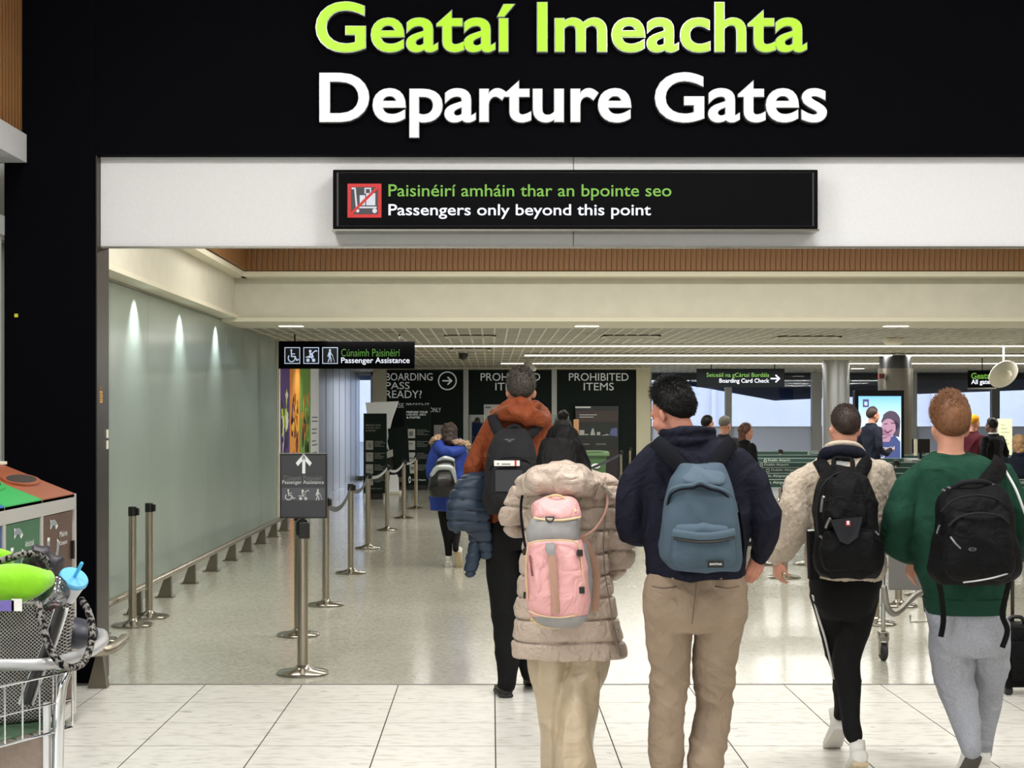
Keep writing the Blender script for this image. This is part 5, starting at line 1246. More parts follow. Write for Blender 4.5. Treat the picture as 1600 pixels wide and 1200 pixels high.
# ================= green sweatshirt man (D 7.0)
D = 7.0
loc = Vector(((1515-HX)*D/FPX, D, 0))
greenm = mat('green_sweat', (24, 60, 46), .85, wr=.012, wrs=5, spec=.15, noise_amt=.12, nscale=30, bump=.3, bscale=500)
greyj = mat('grey_jersey', (150, 152, 160), .9, wr=.012, wrs=7, spec=.1, noise_amt=.14, nscale=120, bump=.2, bscale=500)
ginger = mat('ginger_hair', (108, 70, 42), .55, spec=.35, noise_amt=.35, nscale=60)
HM = xfm(W(1484, 706, D+.02), yaw=math.radians(-3), pitch=math.radians(2), s=.97)
gr_ = [(708, 1460, 1510, .07, 0), (719, 1440, 1545, .11, 0), (740, 1424, 1572, .13, 0), (790, 1422, 1578, .14, 0), (840, 1424, 1580, .145, 0), (885, 1433, 1580, .145, 0), (925, 1442, 1572, .14, 0), (955, 1446, 1568, .13, 0)]
tr = [(948, 1447, 1566, .12, 0), (970, 1450, 1570, .13, -.01), (1000, 1456, 1574, .13, -.01), (1020, 1466, 1570, .11, 0)]
aL = [(1440, 742, 0, 21), (1416, 775, 0, 24), (1404, 815, 0, 25), (1402, 845, .04, 24), (1414, 862, .14, 20), (1430, 868, .24, 15)]
aR = [(1562, 745, 0, 23), (1584, 780, 0, 23), (1597, 815, 0, 23), (1604, 842, .06, 21), (1606, 858, .17, 18), (1600, 862, .28, 14)]
legL = [(1484, 985, 0, 33), (1490, 1040, .02, 31), (1497, 1080, .0, 28), (1507, 1120, -.05, 23), (1515, 1155, -.12, 18), (1518, 1170, -.14, 15)]
legR = [(1545, 985, 0, 33), (1543, 1040, .08, 30), (1540, 1085, .14, 26), (1536, 1130, .14, 21), (1532, 1165, .14, 18), (1530, 1185, .14, 15)]
mb = MB(); head_geo(mb, HM); neck_geo(mb, HM, W(1485, 716, D), .058)
torso_rings(mb, D, scaled_rows(gr_, .84, .72)); torso_rings(mb, D, scaled_rows(tr, .86, .75))
for a in (aL, aR): limb(mb, D, a, k=.62)
for l in (legL, legR): limb(mb, D, l, k=.7)
hand_geo(mb, W(1428, 872, D+.25), (-.1, .35, -.9), (.9, .3, 0), 1, .5, 1); hand_geo(mb, W(1600, 864, D+.3), (0, .9, -.2), (-.9, -.2, 0), -1, .6)
pD = fuse(mb, 'person', skin, None, .008, 2, loc=loc)
tag(pD, 'ginger haired man in dark green sweatshirt and grey joggers', 'person')
eyes(pD, HM)
hair_cap('hair', HM, ginger, pD, 0, thick=.014, strands=4000, slen=.026, lift=.3, comb=(-.3, .35, .75), nlow=.05, side=.10, front=.175, seed=8, top=.028, smooth_noise=.001, width=1.05)
mb = MB(); torso_rings(mb, D, gr_); limb(mb, D, aL); limb(mb, D, aR)
mb.tube([W(1462, 712, D+.0), W(1474, 713, D-.075), W(1488, 713, D-.085), W(1502, 712, D-.07), W(1511, 710, D+.0), W(1500, 712, D+.09), W(1470, 712, D+.09)], .011, 10, sub=5, closed=True)
sj = fuse(mb, 'sweatshirt', greenm, pD, .0065, 8, folds(.009, 5, 21))
mb = MB(); torso_rings(mb, D, [(933, 1443, 1571, .147, 0), (945, 1445, 1570, .146, 0), (957, 1446, 1568, .140, 0)]); mb.build('hem_rib', mat('green_rib', (24, 58, 46), .9), sj, world=True, smooth=True)
cord('sleeve_stripe', D, [(1570, 734, -.09), (1586, 762, -.13), (1597, 790, -.14), (1608, 820, -.1)], .006, print_w, sj)
mb = MB(); torso_rings(mb, D, tr); limb(mb, D, legL); limb(mb, D, legR)
def jf(p):
    b = noise.noise(Vector((p.x*2+3, 9, p.z*12+p.x*6))); kz = math.exp(-((p.z-.55)/.12)**2)
    return .009*(.8-2*abs(noise.noise(p*5))**.8)+.010*kz*(1-2.2*abs(b))
jg = fuse(mb, 'joggers', greyj, pD, .0065, 6, jf)
shoe(pD, Vector(((1516-HX)*6.9/FPX, 6.78, 0)), 0, math.radians(42), .29, shoew, mat('sole_dark', (82, 78, 72), .8), boot=.07)
shoe(pD, Vector(((1530-HX)*7.14/FPX, 7.05, 0)), 0, 0, .29, shoew, solew, boot=.06)
pk = thing('backpack', 'black backpack slung on one strap over the green sweatshirt', 'backpack', W(1520, 905, D-.3))
pack_shell('pack_body', D, [(757, 1500, 1556, .05, -.24), (766, 1482, 1568, .09, -.26), (790, 1467, 1578, .12, -.28), (830, 1464, 1584, .14, -.29), (870, 1458, 1590, .15, -.295), (895, 1454, 1588, .14, -.29), (912, 1468, 1560, .10, -.28)], bk1, pk, 3, folds(.007, 7, 31))
mb = MB(); torso_rings(mb, D, [(800, 1490, 1570, .03, -.41), (812, 1482, 1576, .05, -.43), (860, 1478, 1582, .06, -.44), (890, 1478, 1582, .055, -.435), (906, 1492, 1566, .03, -.42)], 3)
fuse(mb, 'front_pocket', bk1, pk, .008, 4, folds(.006, 7, 33))
cord('zip', D, [(1470, 800, -.39), (1490, 782, -.40), (1520, 774, -.41), (1552, 778, -.40), (1574, 792, -.37)], .005, bk2, pk)
cord('pocket_edge', D, [(1482, 822, -.47), (1500, 808, -.475), (1530, 802, -.48), (1562, 806, -.475), (1576, 818, -.46)], .006, bk2, pk)
cord('reflective_trim', D, [(1505, 910, -.47), (1530, 907, -.50), (1555, 902, -.50), (1578, 895, -.47)], .0035, mat('reflect_grey', (170, 170, 172), .4), pk)
cord('zip_pull', D, [(1485, 839, -.49), (1493, 849, -.505), (1501, 857, -.505)], .004, mat('zip_silver', (0, 0, 0)), pk)
cord('zip_pull', D, [(1464, 833, -.35), (1466, 826, -.36), (1468, 821, -.37)], .005, mat('zip_silver', (0, 0, 0)), pk)
F = Flat(W(1512, 862, D-.507), (14*D/FPX, 0, 0), (0, 0, 7*D/FPX), 0); F.ring(.5, .5, .36, .12, 20); F.rect(.2, .44, .8, .56); F.build('emblem', mat('emblem_grey', (80, 80, 84), .5), pk)
strap('grab_handle', D, [(1486, 768, -.28), (1500, 756, -.31), (1525, 752, -.32), (1545, 755, -.3), (1556, 762, -.28)], bk2, pk, .012, .008)
strap('shoulder_strap', D, [(1563, 722, -.06), (1560, 733, -.14), (1548, 748, -.2), (1536, 764, -.23)], bk1, pk, .045, .014)
strap('hip_strap', D, [(1460, 890, -.27), (1468, 915, -.25), (1472, 940, -.2), (1474, 970, -.18), (1470, 995, -.18)], bk1, pk, .013, .005)
strap('hip_strap', D, [(1580, 895, -.25), (1572, 930, -.22), (1566, 960, -.2), (1574, 985, -.19), (1566, 1012, -.19)], bk1, pk, .013, .005)
for x, y in ((1482, 762), (1474, 766), (1552, 758)): cord('buckle', D, [(x-2, y-1, -.30), (x+3, y+1, -.30)], .005, mat('zip_silver', (0, 0, 0)), pk, sub=0)

# ================= orange jacket man (D 9.2)
D = 9.2
loc = Vector(((805-HX)*D/FPX, D, 0))
orange = mat('rust_orange', (128, 60, 28), .7, wr=.014, wrs=8, spec=.3, noise_amt=.12, nscale=14, bump=.2, bscale=400)
greyhair = mat('grey_brown_hair', (82, 76, 70), .6, spec=.3, noise_amt=.4, nscale=70, rgb2=(50, 44, 40))
HM = xfm(W(814, 642, D+.02), yaw=0, pitch=math.radians(2), s=1.03)
orr = [(634, 792, 838, .07, 0), (648, 768, 852, .11, 0), (668, 757, 866, .13, 0), (710, 758, 868, .14, 0), (760, 760, 866, .14, 0), (800, 762, 862, .14, 0), (815, 764, 860, .13, 0)]
tr = [(806, 765, 858, .12, 0), (830, 760, 862, .13, 0), (855, 762, 858, .12, 0)]
aL = [(768, 672, 0, 15), (750, 700, 0, 16), (741, 728, 0, 15), (744, 745, .06, 14), (754, 752, .16, 12), (764, 748, .28, 10)]
aR = [(856, 672, 0, 15), (868, 700, 0, 16), (872, 740, 0, 15), (868, 762, .08, 13), (856, 760, .25, 10)]
legL = [(785, 850, 0, 26), (787, 910, .0, 24), (789, 960, 0, 20), (792, 1010, -.02, 17.5), (792, 1055, -.05, 15.5), (792, 1070, -.07, 14)]
legR = [(838, 850, 0, 25), (836, 910, .04, 23), (832, 960, .10, 20), (828, 1000, .14, 17), (826, 1035, .1, 14.5), (826, 1052, .08, 13)]
mb = MB(); head_geo(mb, HM); neck_geo(mb, HM, W(815, 648, D), .06)
torso_rings(mb, D, scaled_rows(orr, .82, .7)); torso_rings(mb, D, scaled_rows(tr, .86, .75))
for a in (aL, aR): limb(mb, D, a, k=.6)
for l in (legL, legR): limb(mb, D, l, k=.7)
hand_geo(mb, W(766, 748, D+.3), (.4, .8, 0), (0, -.2, 1), 1, .6); hand_geo(mb, W(854, 759, D+.27), (-.3, .8, 0), (-.9, -.2, 0), -1, .6)
pE = fuse(mb, 'person', skin, None, .009, 2, loc=loc)
tag(pE, 'tall grey haired man in rust orange jacket and black trousers', 'person')
eyes(pE, HM)
hair_cap('hair', HM, greyhair, pE, 0, thick=.014, strands=2200, slen=.015, comb=(0, -.2, -.4), nlow=.045, side=.105, front=.175, seed=12, top=.012)
mb = MB(); torso_rings(mb, D, orr); limb(mb, D, aL); limb(mb, D, aR)
oj = fuse(mb, 'jacket', orange, pE, .009, 5, folds(.012, 5, 41))
mb = MB(); mb.tube([W(774, 652, D-.03), W(786, 646, D-.14), W(808, 648, D-.2), W(834, 652, D-.19), W(850, 656, D-.10), W(842, 640, D+.06), W(810, 634, D+.1), W(784, 640, D+.06)], [.035, .042, .055, .055, .04, .035, .035, .035], 14, sub=4, closed=True)
mb.tube([W(792, 638, D-.08), W(812, 634, D-.11), W(836, 638, D-.08)], [.04, .045, .04], 12, sub=3, round_caps=True)
fuse(mb, 'hood', orange, oj, .01, 3, folds(.012, 8, 43))
mb = MB(); torso_rings(mb, D, tr); limb(mb, D, legL); limb(mb, D, legR)
fuse(mb, 'trousers', blk, pE, .009, 5, folds(.01, 6, 44))
bshoe = mat('shoe_black', (18, 17, 17), .45)
shoe(pE, Vector(((791-HX)*9.12/FPX, 9.1, 0)), .1, 0, .3, bshoe, rubber, boot=.07, wd=.055)
shoe(pE, Vector(((827-HX)*9.36/FPX, 9.3, 0)), -.1, math.radians(18), .3, bshoe, rubber, boot=.07, wd=.055)
ch = mat('charcoal_nylon', (40, 40, 42), .8, spec=.12, wr=.006, noise_amt=.12, nscale=14, bump=.2, bscale=400)
ch2 = mat('charcoal_mesh', (62, 62, 66), .75, bump=.4, bscale=600)
pk = thing('backpack', 'charcoal backpack with a paper tag in its pocket on the orange jacket', 'backpack', W(800, 805, D-.3))
pack_shell('pack_body', D, [(670, 786, 820, .05, -.23), (678, 776, 828, .08, -.25), (700, 765, 836, .11, -.27), (730, 758, 840, .13, -.28), (760, 755, 840, .14, -.285), (785, 755, 836, .13, -.28), (803, 762, 824, .10, -.27)], ch, pk, 3, folds(.006, 6, 51), voxel=.01)
mb = MB(); torso_rings(mb, D, [(717, 775, 826, .02, -.40), (730, 768, 832, .04, -.41), (765, 764, 832, .05, -.42), (790, 768, 826, .03, -.41)], 3)
fuse(mb, 'front_pocket', ch, pk, .009, 3, folds(.005, 7, 3))
F = Flat(W(774, 768, D-.475), (40*D/FPX, 0, 0), (0, 0, 32*D/FPX), 0); F.rect(0, 0, 1, 1); F.build('mesh_panel', ch2, pk)
B(W(772, 0, D-.47).x, W(812, 0, D-.47).x, D-.475, D-.47, W(0, 728, D-.47).z, W(0, 719.5, D-.47).z).build('paper_tag', mat('paper_white', (228, 226, 222), .6), pk, world=True)
F = Flat(W(804, 728, D-.476), (3*D/FPX, 0, 0), (0, 0, 8*D/FPX), 0); F.rect(0, 0, 1, 1); F.build('tag_stripe', mat('tag_red2', (196, 40, 44), .5), pk)
F = Flat(W(775, 728, D-.476), (24*D/FPX, 0, 0), (0, 0, 8*D/FPX), 0); F.rect(.05, .25, .2, .5); F.rect(.35, .2, .9, .45); F.build('tag_print', print_g, pk)
cord('pocket_edge', D, [(764, 735, -.42), (776, 720, -.44), (800, 714, -.445), (824, 720, -.43), (834, 736, -.40)], .006, bk2, pk)
F = Flat(W(789, 692, D-.385), (14*D/FPX, 0, 0), (0, 0, 7*D/FPX), .01); F.line([(0, .8), (.35, .55), (.5, .2), (.65, .55), (1, .8)], .12); F.line([(.2, .9), (.5, .6), (.8, .9)], .08); F.build('emblem', mat('emblem_grey2', (110, 110, 112), .5), pk)
strap('shoulder_strap', D, [(770, 650, -.14), (772, 660, -.17), (778, 672, -.2), (786, 686, -.22)], bk2, pk, .035, .014)
strap('shoulder_strap', D, [(845, 662, -.12), (840, 668, -.17), (832, 676, -.2), (822, 686, -.22)], bk2, pk, .03, .014)
strap('grab_handle', D, [(792, 676, -.27), (796, 668, -.25), (808, 666, -.24), (816, 674, -.27)], bk2, pk, .012, .006)
# navy puffer jacket carried on the forearm
D2 = 9.15
nv = mat('navy_puffer', (38, 52, 70), .5, spec=.4, noise_amt=.1, nscale=10)
pj = thing('carried_jacket', 'navy quilted puffer jacket hanging over the orange jacket arm', 'jacket', W(735, 896, D2))
mb = MB(); torso_rings(mb, D2, [(738, 735, 758, .05, .02), (748, 716, 762, .09, .0), (775, 706, 764, .11, -.02), (800, 700, 766, .11, -.03), (822, 712, 768, .09, -.02), (838, 738, 770, .07, 0), (860, 748, 770, .05, 0), (872, 752, 768, .03, 0)], 2.6)
limb(mb, D2, [(722, 775, -.06, 18), (714, 800, -.07, 17), (714, 818, -.07, 15)], sub=3)
jb = fuse(mb, 'jacket_body', nv, pj, .01, 3, quilt(.062, .016, 61))
mb = MB(); limb(mb, D2, [(744, 815, .0, 14), (742, 850, .0, 11), (738, 880, .0, 10.5), (735, 892, 0, 9.5)], sub=3)
fuse(mb, 'jacket_sleeve', nv, pj, .009, 3, quilt(.062, .012, 61))
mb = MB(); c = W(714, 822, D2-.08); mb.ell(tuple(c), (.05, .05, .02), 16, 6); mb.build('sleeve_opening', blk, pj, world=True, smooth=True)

# ================= blue coat woman (D 17)
D = 17.0
loc = Vector(((702-HX)*D/FPX, D, 0))
royal = mat('royal_blue', (28, 58, 150), .7, noise_amt=.12, nscale=12)
dkhair = mat('dark_brown_hair', (44, 28, 24), .6, noise_amt=.3, nscale=30)
HM = xfm(W(702, 693, D+.02), yaw=math.radians(10), s=.98)
cr_ = [(690, 690, 716, .07, 0), (698, 678, 724, .11, 0), (715, 674, 727, .14, 0), (745, 674, 727, .15, 0), (775, 672, 728, .16, 0), (798, 671, 727, .16, 0)]
aL = [(681, 703, 0, 8), (676, 722, 0, 8.5), (674, 742, .04, 8), (680, 752, .16, 7)]
aR = [(722, 703, 0, 8), (728, 722, 0, 8.5), (731, 745, .0, 8), (732, 765, .05, 7)]
legL = [(693, 795, 0, 10), (696, 820, 0, 8.5), (700, 845, 0, 7), (701, 865, 0, 5.5), (701, 874, 0, 5)]
legR = [(712, 795, 0, 10), (713, 820, .06, 8), (713, 838, .02, 6.5), (712, 852, -.16, 5), (712, 858, -.2, 5)]
mb = MB(); head_geo(mb, HM); neck_geo(mb, HM, W(703, 698, D)); torso_rings(mb, D, scaled_rows(cr_, .8, .7))
for a in (aL, aR): limb(mb, D, a, k=.6)
for l in (legL, legR): limb(mb, D, l, k=.8)
hand_geo(mb, W(681, 752, D+.17), (.2, .9, 0), (.9, 0, 0), 1, .6); hand_geo(mb, W(732, 767, D+.05), (0, 0, -1), (-.9, 0, 0), -1, .5)
pF = fuse(mb, 'person', skin, None, .011, 2, loc=loc)
tag(pF, 'woman in royal blue fur hooded coat walking ahead with a black backpack', 'person')
mb = MB(); ms = len(mb.v); mb.ell((0, -.012, .142), (.092, .108, .10), 20, 12); mb.xf(HM, ms); limb(mb, D, [(702, 676, -.04, 12), (703, 690, -.07, 11)])
fuse(mb, 'hair', dkhair, pF, .01, 2, lambda p: .014*noise.noise(p*24))
mb = MB(); torso_rings(mb, D, cr_, 2.5); limb(mb, D, aL); limb(mb, D, aR)
mb.tube([W(686, 697, D-.1), W(694, 705, D-.2), W(712, 705, D-.2), W(720, 699, D-.1), W(716, 692, D+.06), W(690, 692, D+.06)], .06, 12, sub=4, closed=True)
cF = fuse(mb, 'coat', royal, pF, .013, 4, folds(.012, 5, 71))
def fur(pts, name='fur_trim'):
    mb = MB(); limb(mb, D, pts, sub=5); o = fuse(mb, name, mat('fur_beige', (178, 152, 128), .95, noise_amt=.3, nscale=40), cF, .009, 1, lambda p: .03*noise.noise(p*70)); return o
fur([(678, 694, .05, 4), (677, 690, -.02, 5), (683, 685, -.08, 5), (689, 686, -.02, 4)]); fur([(712, 691, -.18, 4.5), (722, 692, -.15, 5), (730, 697, -.08, 5), (729, 692, -.02, 4)])
mb = MB(); limb(mb, D, legL); limb(mb, D, legR); fuse(mb, 'leggings', blk, pF, .011, 3)
shoe(pF, Vector(((701-HX)*17/FPX, 16.95, 0)), .05, 0, .26, shoew, solew, boot=.06)
shoe(pF, Vector(((714-HX)*16.85/FPX, 16.72, 0)), -.1, math.radians(62), .26, shoew, solet, boot=.06)
pk = thing('backpack', 'shiny black backpack with pale silver panels on the royal blue coat', 'backpack', W(692, 777, D-.3))
pack_shell('pack_body', D, [(716, 688, 706, .05, -.25), (724, 680, 711, .10, -.27), (740, 673, 713, .14, -.29), (760, 669, 713, .16, -.3), (776, 672, 710, .13, -.28)], mat('shiny_black', (14, 14, 16), .25), pk, 2.8, None, voxel=.012)
mb = MB(); limb(mb, D, [(675, 742, -.40, 3.5), (683, 732, -.41, 4.5), (695, 730, -.42, 4.5), (706, 733, -.4, 4.5), (711, 752, -.38, 3)]); mb.build('silver_panel', mat('silver_cloth', (176, 184, 188), .25, metal=.4), pk, world=True, smooth=True)
mb = MB(); limb(mb, D, [(686, 720, -.3, 3), (696, 716, -.32, 4), (708, 719, -.3, 3)]); mb.build('top_trim', mat('silver_cloth', (0, 0, 0)), pk, world=True, smooth=True)
text_in('sport', 'label_lettering', mat('silver_print', (150, 150, 154), .5), pk, W(685, 749, D-.47), UX, UZ, .09, .025)
# ------------------------------------------------------------------ simple full figures farther back
def back_person(label, px, ytop, D, facing, top, bottom, hair, skinm, hat=None, coat_end=.48, arm=None, group=None, hgt=None, wide=1.0, long_hair=False):
    """standing figure; facing: yaw of the look direction (0 = away from the camera); arm 'fold'/'down'/'phone'"""
    x = (px-HX)*D/FPX; H = hgt or (CAMZ-(ytop-HY)*D/FPX); k = H/1.75
    base = Vector((x, D, 0)); Rz = Matrix.Translation(base) @ Matrix.Rotation(facing, 4, 'Z')
    T = lambda a, b, c: Rz @ Vector((a*k, b*k, c*k))
    HMx = xfm(T(0, .03, 1.515), yaw=facing, pitch=math.radians(-4), s=k)
    def tor(mb, q=1.0):
        R = []
        for z, hw, hd in cr([(.80, .17, .12), (.92, .175, .125), (1.08, .16, .11), (1.25, .19, .12), (1.38, .20, .115), (1.45, .13, .09), (1.49, .07, .065)], 3):
            R.append([T(hw*wide*q*math.cos(2*PI*i/20), hd*q*math.sin(2*PI*i/20), z) for i in range(20)])
        mb.rings(R)
    def arms(mb, q=1.0):
        for s in (-1, 1):
            a = [T(s*.185*wide, 0, 1.40), T(s*.25*wide, -.02, 1.24), T(s*.275*wide, -.01, 1.10)]
            if arm == 'fold': a += [T(s*.18, .16, 1.08), T(s*-.02, .20, 1.12)]
            elif arm == 'phone': a += [T(s*.20, .14, 1.04), T(s*.10, .27, 1.08)]
            else: a += [T(s*.275, .03, .98), T(s*.26, .07, .84)]
            mb.tube(a, [v*q*k for v in (.068, .06, .054, .048, .04)], 12, sub=3, round_caps=True)
            yield a
    def legs(mb, q=1.0):
        for s in (-1, 1): mb.tube([T(s*.09, 0, .88), T(s*.095, .01, .65), T(s*.1, .01, .48), T(s*.1, -.02, .28), T(s*.1, -.03, .10)], [v*q*k for v in (.098, .085, .066, .062, .052)], 12, sub=3, round_caps=True)
    mb = MB(); head_geo(mb, HMx); neck_geo(mb, HMx, T(0, 0, 1.46)); tor(mb, .78); ar = list(arms(mb, .6)); legs(mb, .7)
    for a, s in zip(ar, (-1, 1)):
        d = (a[-1]-a[-2]).normalized(); hand_geo(mb, a[-1]+d*.01, d, Rz.to_3x3() @ Vector((-s, .3, 0)) if arm is None else Vector((0, 0, -1)), s, .6, k)
    p = fuse(mb, 'person', skinm, None, .010, 2, loc=base); tag(p, label, 'person', group)
    eyes(p, HMx)
    mb = MB(); tor(mb); list(arms(mb)); mb.tube([T(.07*math.cos(2*PI*i/8), .065*math.sin(2*PI*i/8), 1.49) for i in range(8)], .02, 8, sub=2, closed=True)
    fuse(mb, 'jacket', top, p, .010, 5, folds(.01, 6, px))
    mb = MB(); legs(mb)
    R = [[T(.155*math.cos(2*PI*i/18), .115*math.sin(2*PI*i/18), z) for i in range(18)] for z in (.78, .88, .93)]; mb.rings(R)
    fuse(mb, 'trousers', bottom, p, .011, 4, folds(.008, 6, px+5))
    if hat: hair_cap('knitted_hat', HMx, hat, p, 0, thick=.018, strands=0, nlow=.09, side=.125, front=.16, seed=int(px), top=.02, smooth_noise=.002)
    if hair: hair_cap('hair', HMx, hair, p, 0, thick=.014 if not hat else .006, strands=500, slen=.014, lift=.5, comb=(0, -.2, -.5), nlow=.04, side=.085, front=.178, seed=int(px)+1, top=.008)
    if long_hair:
        mb = MB(); ms = len(mb.v); mb.ell((0, -.10, .15), (.06, .05, .06), 14, 8); mb.ell((0, -.075, .06), (.075, .05, .10), 14, 8); mb.xf(HMx, ms); fuse(mb, 'hair_length', hair, p, .009, 2, lambda q: .016*noise.noise(q*26))
    for s in (-1, 1): shoe(p, T(s*.1, -.09, 0), facing, 0, .27*k, bshoe, rubber, boot=.06)
    return p, T, HMx
skd = mat('skin_dark', (96, 66, 50), .5, noise_amt=.1, nscale=20)
R_ = math.radians
dark = mat('dark_wool', (20, 20, 24), .85, bump=.2, bscale=400); dnavy = mat('dark_navy', (24, 28, 42), .8)
denim = mat('dark_denim', (36, 42, 56), .85)
back_person('man in dark navy jacket looking at his phone before the lit totem', 1361, 637, 24.6, R_(-72), dnavy, dark, brownhair, skin, arm='phone', wide=1.05)
back_person('curly dark haired man just behind the navy jacket man’s shoulder', 1103, 650, 22, R_(-60), dark, dark, hairb, skin)
back_person('man wearing a grey knitted beanie beyond the navy jacket man', 1131, 653, 21, R_(-40), mat('dark_grey_coat', (40, 42, 46), .8), denim, None, skin, hat=mat('grey_knit', (108, 108, 100), .95, bump=.5, bscale=150))
back_person('woman with long wavy auburn hair in black coat beside the queue belts', 1163, 662, 19.8, R_(-65), dark, dark, mat('auburn_hair', (88, 52, 40), .55, noise_amt=.4, nscale=40), skin, long_hair=True)
back_person('person in maroon jacket and mustard yellow beanie at far right', 1520, 651, 24.05, R_(-62), mat('maroon', (72, 22, 34), .8), dark, None, skin, hat=mat('mustard_knit', (204, 142, 34), .95, bump=.5, bscale=150), wide=1.1)
pS, T_, _ = back_person('man in black sweater with folded arms near the yellow notice', 1552, 654, 23.4, R_(38), dark, dark, hairb, skd, arm='fold', wide=1.15)
pL, _, _ = back_person('blonde haired person in dark navy coat cut off by the right frame edge', 1592, 681, 17.5, R_(-10), dnavy, dark, mat('blonde_hair', (176, 138, 100), .6, noise_amt=.3, nscale=40), skin, long_hair=True)
mb = MB(); mb.tube([T_(.07*math.cos(2*PI*i/8), .06*math.sin(2*PI*i/8), 1.505) for i in range(8)], .014, 8, sub=2, closed=True); mb.build('white_collar', print_w, pS, world=True, smooth=True)
# woman with a bun beyond the long haired woman
pN, T_, Hn = back_person('woman with dark hair in a high bun between the orange jacket and bin', 880, 654, 13.6, R_(6), dark, dark, hairb, skd, arm=None, long_hair=False, wide=.85)
mb = MB(); ms = len(mb.v); mb.ell((0, -.05, .265), (.055, .055, .05), 16, 10); mb.xf(Hn, ms); fuse(mb, 'hair_bun', hairb, pN, .008, 2, lambda q: .012*noise.noise(q*30))

# ------------------------------------------------------------------ luggage trolley behind the right hand men
tub = mat('trolley_tube', (184, 184, 180), .22, metal=1)
t = thing('luggage_trolley', 'empty luggage trolley with grey panel between fleece man and green sweatshirt', 'trolley', W(1415, 1028, 10.6).xy.to_3d())
D = 10.45
def tb(pts, r=.013, name='tube', m=tub, sub=3, root=None): 
    mb = MB(); mb.tube([Vector(p) for p in pts], r, 10, sub=sub, round_caps=True); return mb.build(name, m, root or t, world=True, smooth=True)
xl, xr = wx(1380, 10.5), wx(1462, 10.2)
tb([(xl, 10.5, .19), (xl, 10.5, .62), (xl, 10.5, 1.0), (xl+.02, 10.40, 1.06)], .015, 'upright')
tb([(xr+.08, 10.35, .19), (xr+.08, 10.35, .62), (xr+.08, 10.35, 1.0), (xr+.06, 10.27, 1.06)], .015, 'upright')
tb([(xl+.02, 10.40, 1.06), (xr+.06, 10.27, 1.06)], .018, 'handle', blackp, 0)
B(xl+.02, xr+.06, 10.42, 10.44, wz(920, 10.5), wz(860, 10.5), ch=.006).build('advert_panel', mat('trolley_panel', (104, 102, 100), .6), t, world=True)
tb([(xl, 10.48, .50), (xl+.03, 10.5, .36), (xl+.12, 10.6, .31), (xl+.35, 11.0, .38), (xl+.6, 11.4, .40)], .022, 'deck_rail', mat('deck_grey', (150, 148, 144), .35, metal=.7))
tb([(xr+.08, 10.34, .50), (xr+.09, 10.36, .36), (xr+.16, 10.5, .31), (xl+.7, 11.1, .38)], .022, 'deck_rail', mat('deck_grey', (0, 0, 0)))
tb([(xl+.24, 10.7, .28), (xl+.24, 10.7, .235), (xl+.40, 10.75, .235), (xl+.40, 10.75, .33)], .008, 'wire_step', tub, 0)
def wheel(x, y, root, r=.062, yaw=0, fork=True):
    M = Matrix.Translation((x, y, r)) @ Matrix.Rotation(yaw, 4, 'Z') @ Matrix.Rotation(PI/2, 4, 'Y')
    w_ = MB().lathe([(0, -.018), (r*.5, -.018), (r*.85, -.02), (r, -.012), (r, .012), (r*.85, .02), (r*.5, .018), (0, .018)], 20).xf(M).build('wheel', rubber, root, world=True, smooth=True)
    MB().lathe([(0, -.022), (r*.42, -.022), (r*.42, .022), (0, .022)], 14).xf(M).build('hub', mat('wheel_hub', (80, 80, 82), .4), w_, world=True, smooth=True)
    if fork:
        F_ = MB()
        for s in (-1, 1): F_.box(s*.024-.004, s*.024+.004, -.03, .02, r*.7, r*2+.03)
        F_.box(-.034, .034, -.04, .035, r*2+.012, r*2+.075, ch=.008); F_.xf(Matrix.Translation((x, y, 0)) @ Matrix.Rotation(yaw, 4, 'Z')); F_.build('castor_fork', steelp, root, world=True, smooth=True)
wheel(xl, 10.5, t); wheel(xr+.08, 10.35, t); wheel(xl+.62, 11.4, t, fork=True)
# suitcase
t = thing('suitcase', 'black suitcase with extended handle at the right frame edge', 'suitcase', W(1592, 1082, 9.2).xy.to_3d())
x0, x1 = wx(1566, 9.2), wx(1640, 9.2); y0 = 9.15
mb = MB(); mb.box(x0, x1, y0, y0+.26, .05, .42, ch=.03); mb.build('case_body', bk1, t, world=True, smooth=True)
mb = MB(); mb.box(x0+.03, x1-.03, y0-.025, y0+.01, .09, .34, ch=.02); mb.build('front_pocket', bk1, t, world=True, smooth=True)
for x in (wx(1584, 9.2), wx(1597, 9.2)): tb([(x, y0+.22, .40), (x, y0+.22, .86)], .011, 'handle_tube', mat('handle_dark', (60, 56, 52), .3, metal=.8), 0, t)
tb([(wx(1582, 9.2), y0+.22, .86), (wx(1599, 9.2), y0+.22, .86)], .016, 'handle_grip', blackp, 0, t)
tb([(wx(1578, 9.2), y0+.1, .42), (wx(1584, 9.2), y0+.1, .46), (wx(1600, 9.2), y0+.1, .46), (wx(1606, 9.2), y0+.1, .42)], .012, 'top_handle', blackp, 3, t)
for x in (x0+.04, x1-.04): wheel(x, y0+.06, t, .028, fork=False); wheel(x, y0+.21, t, .028, fork=False)

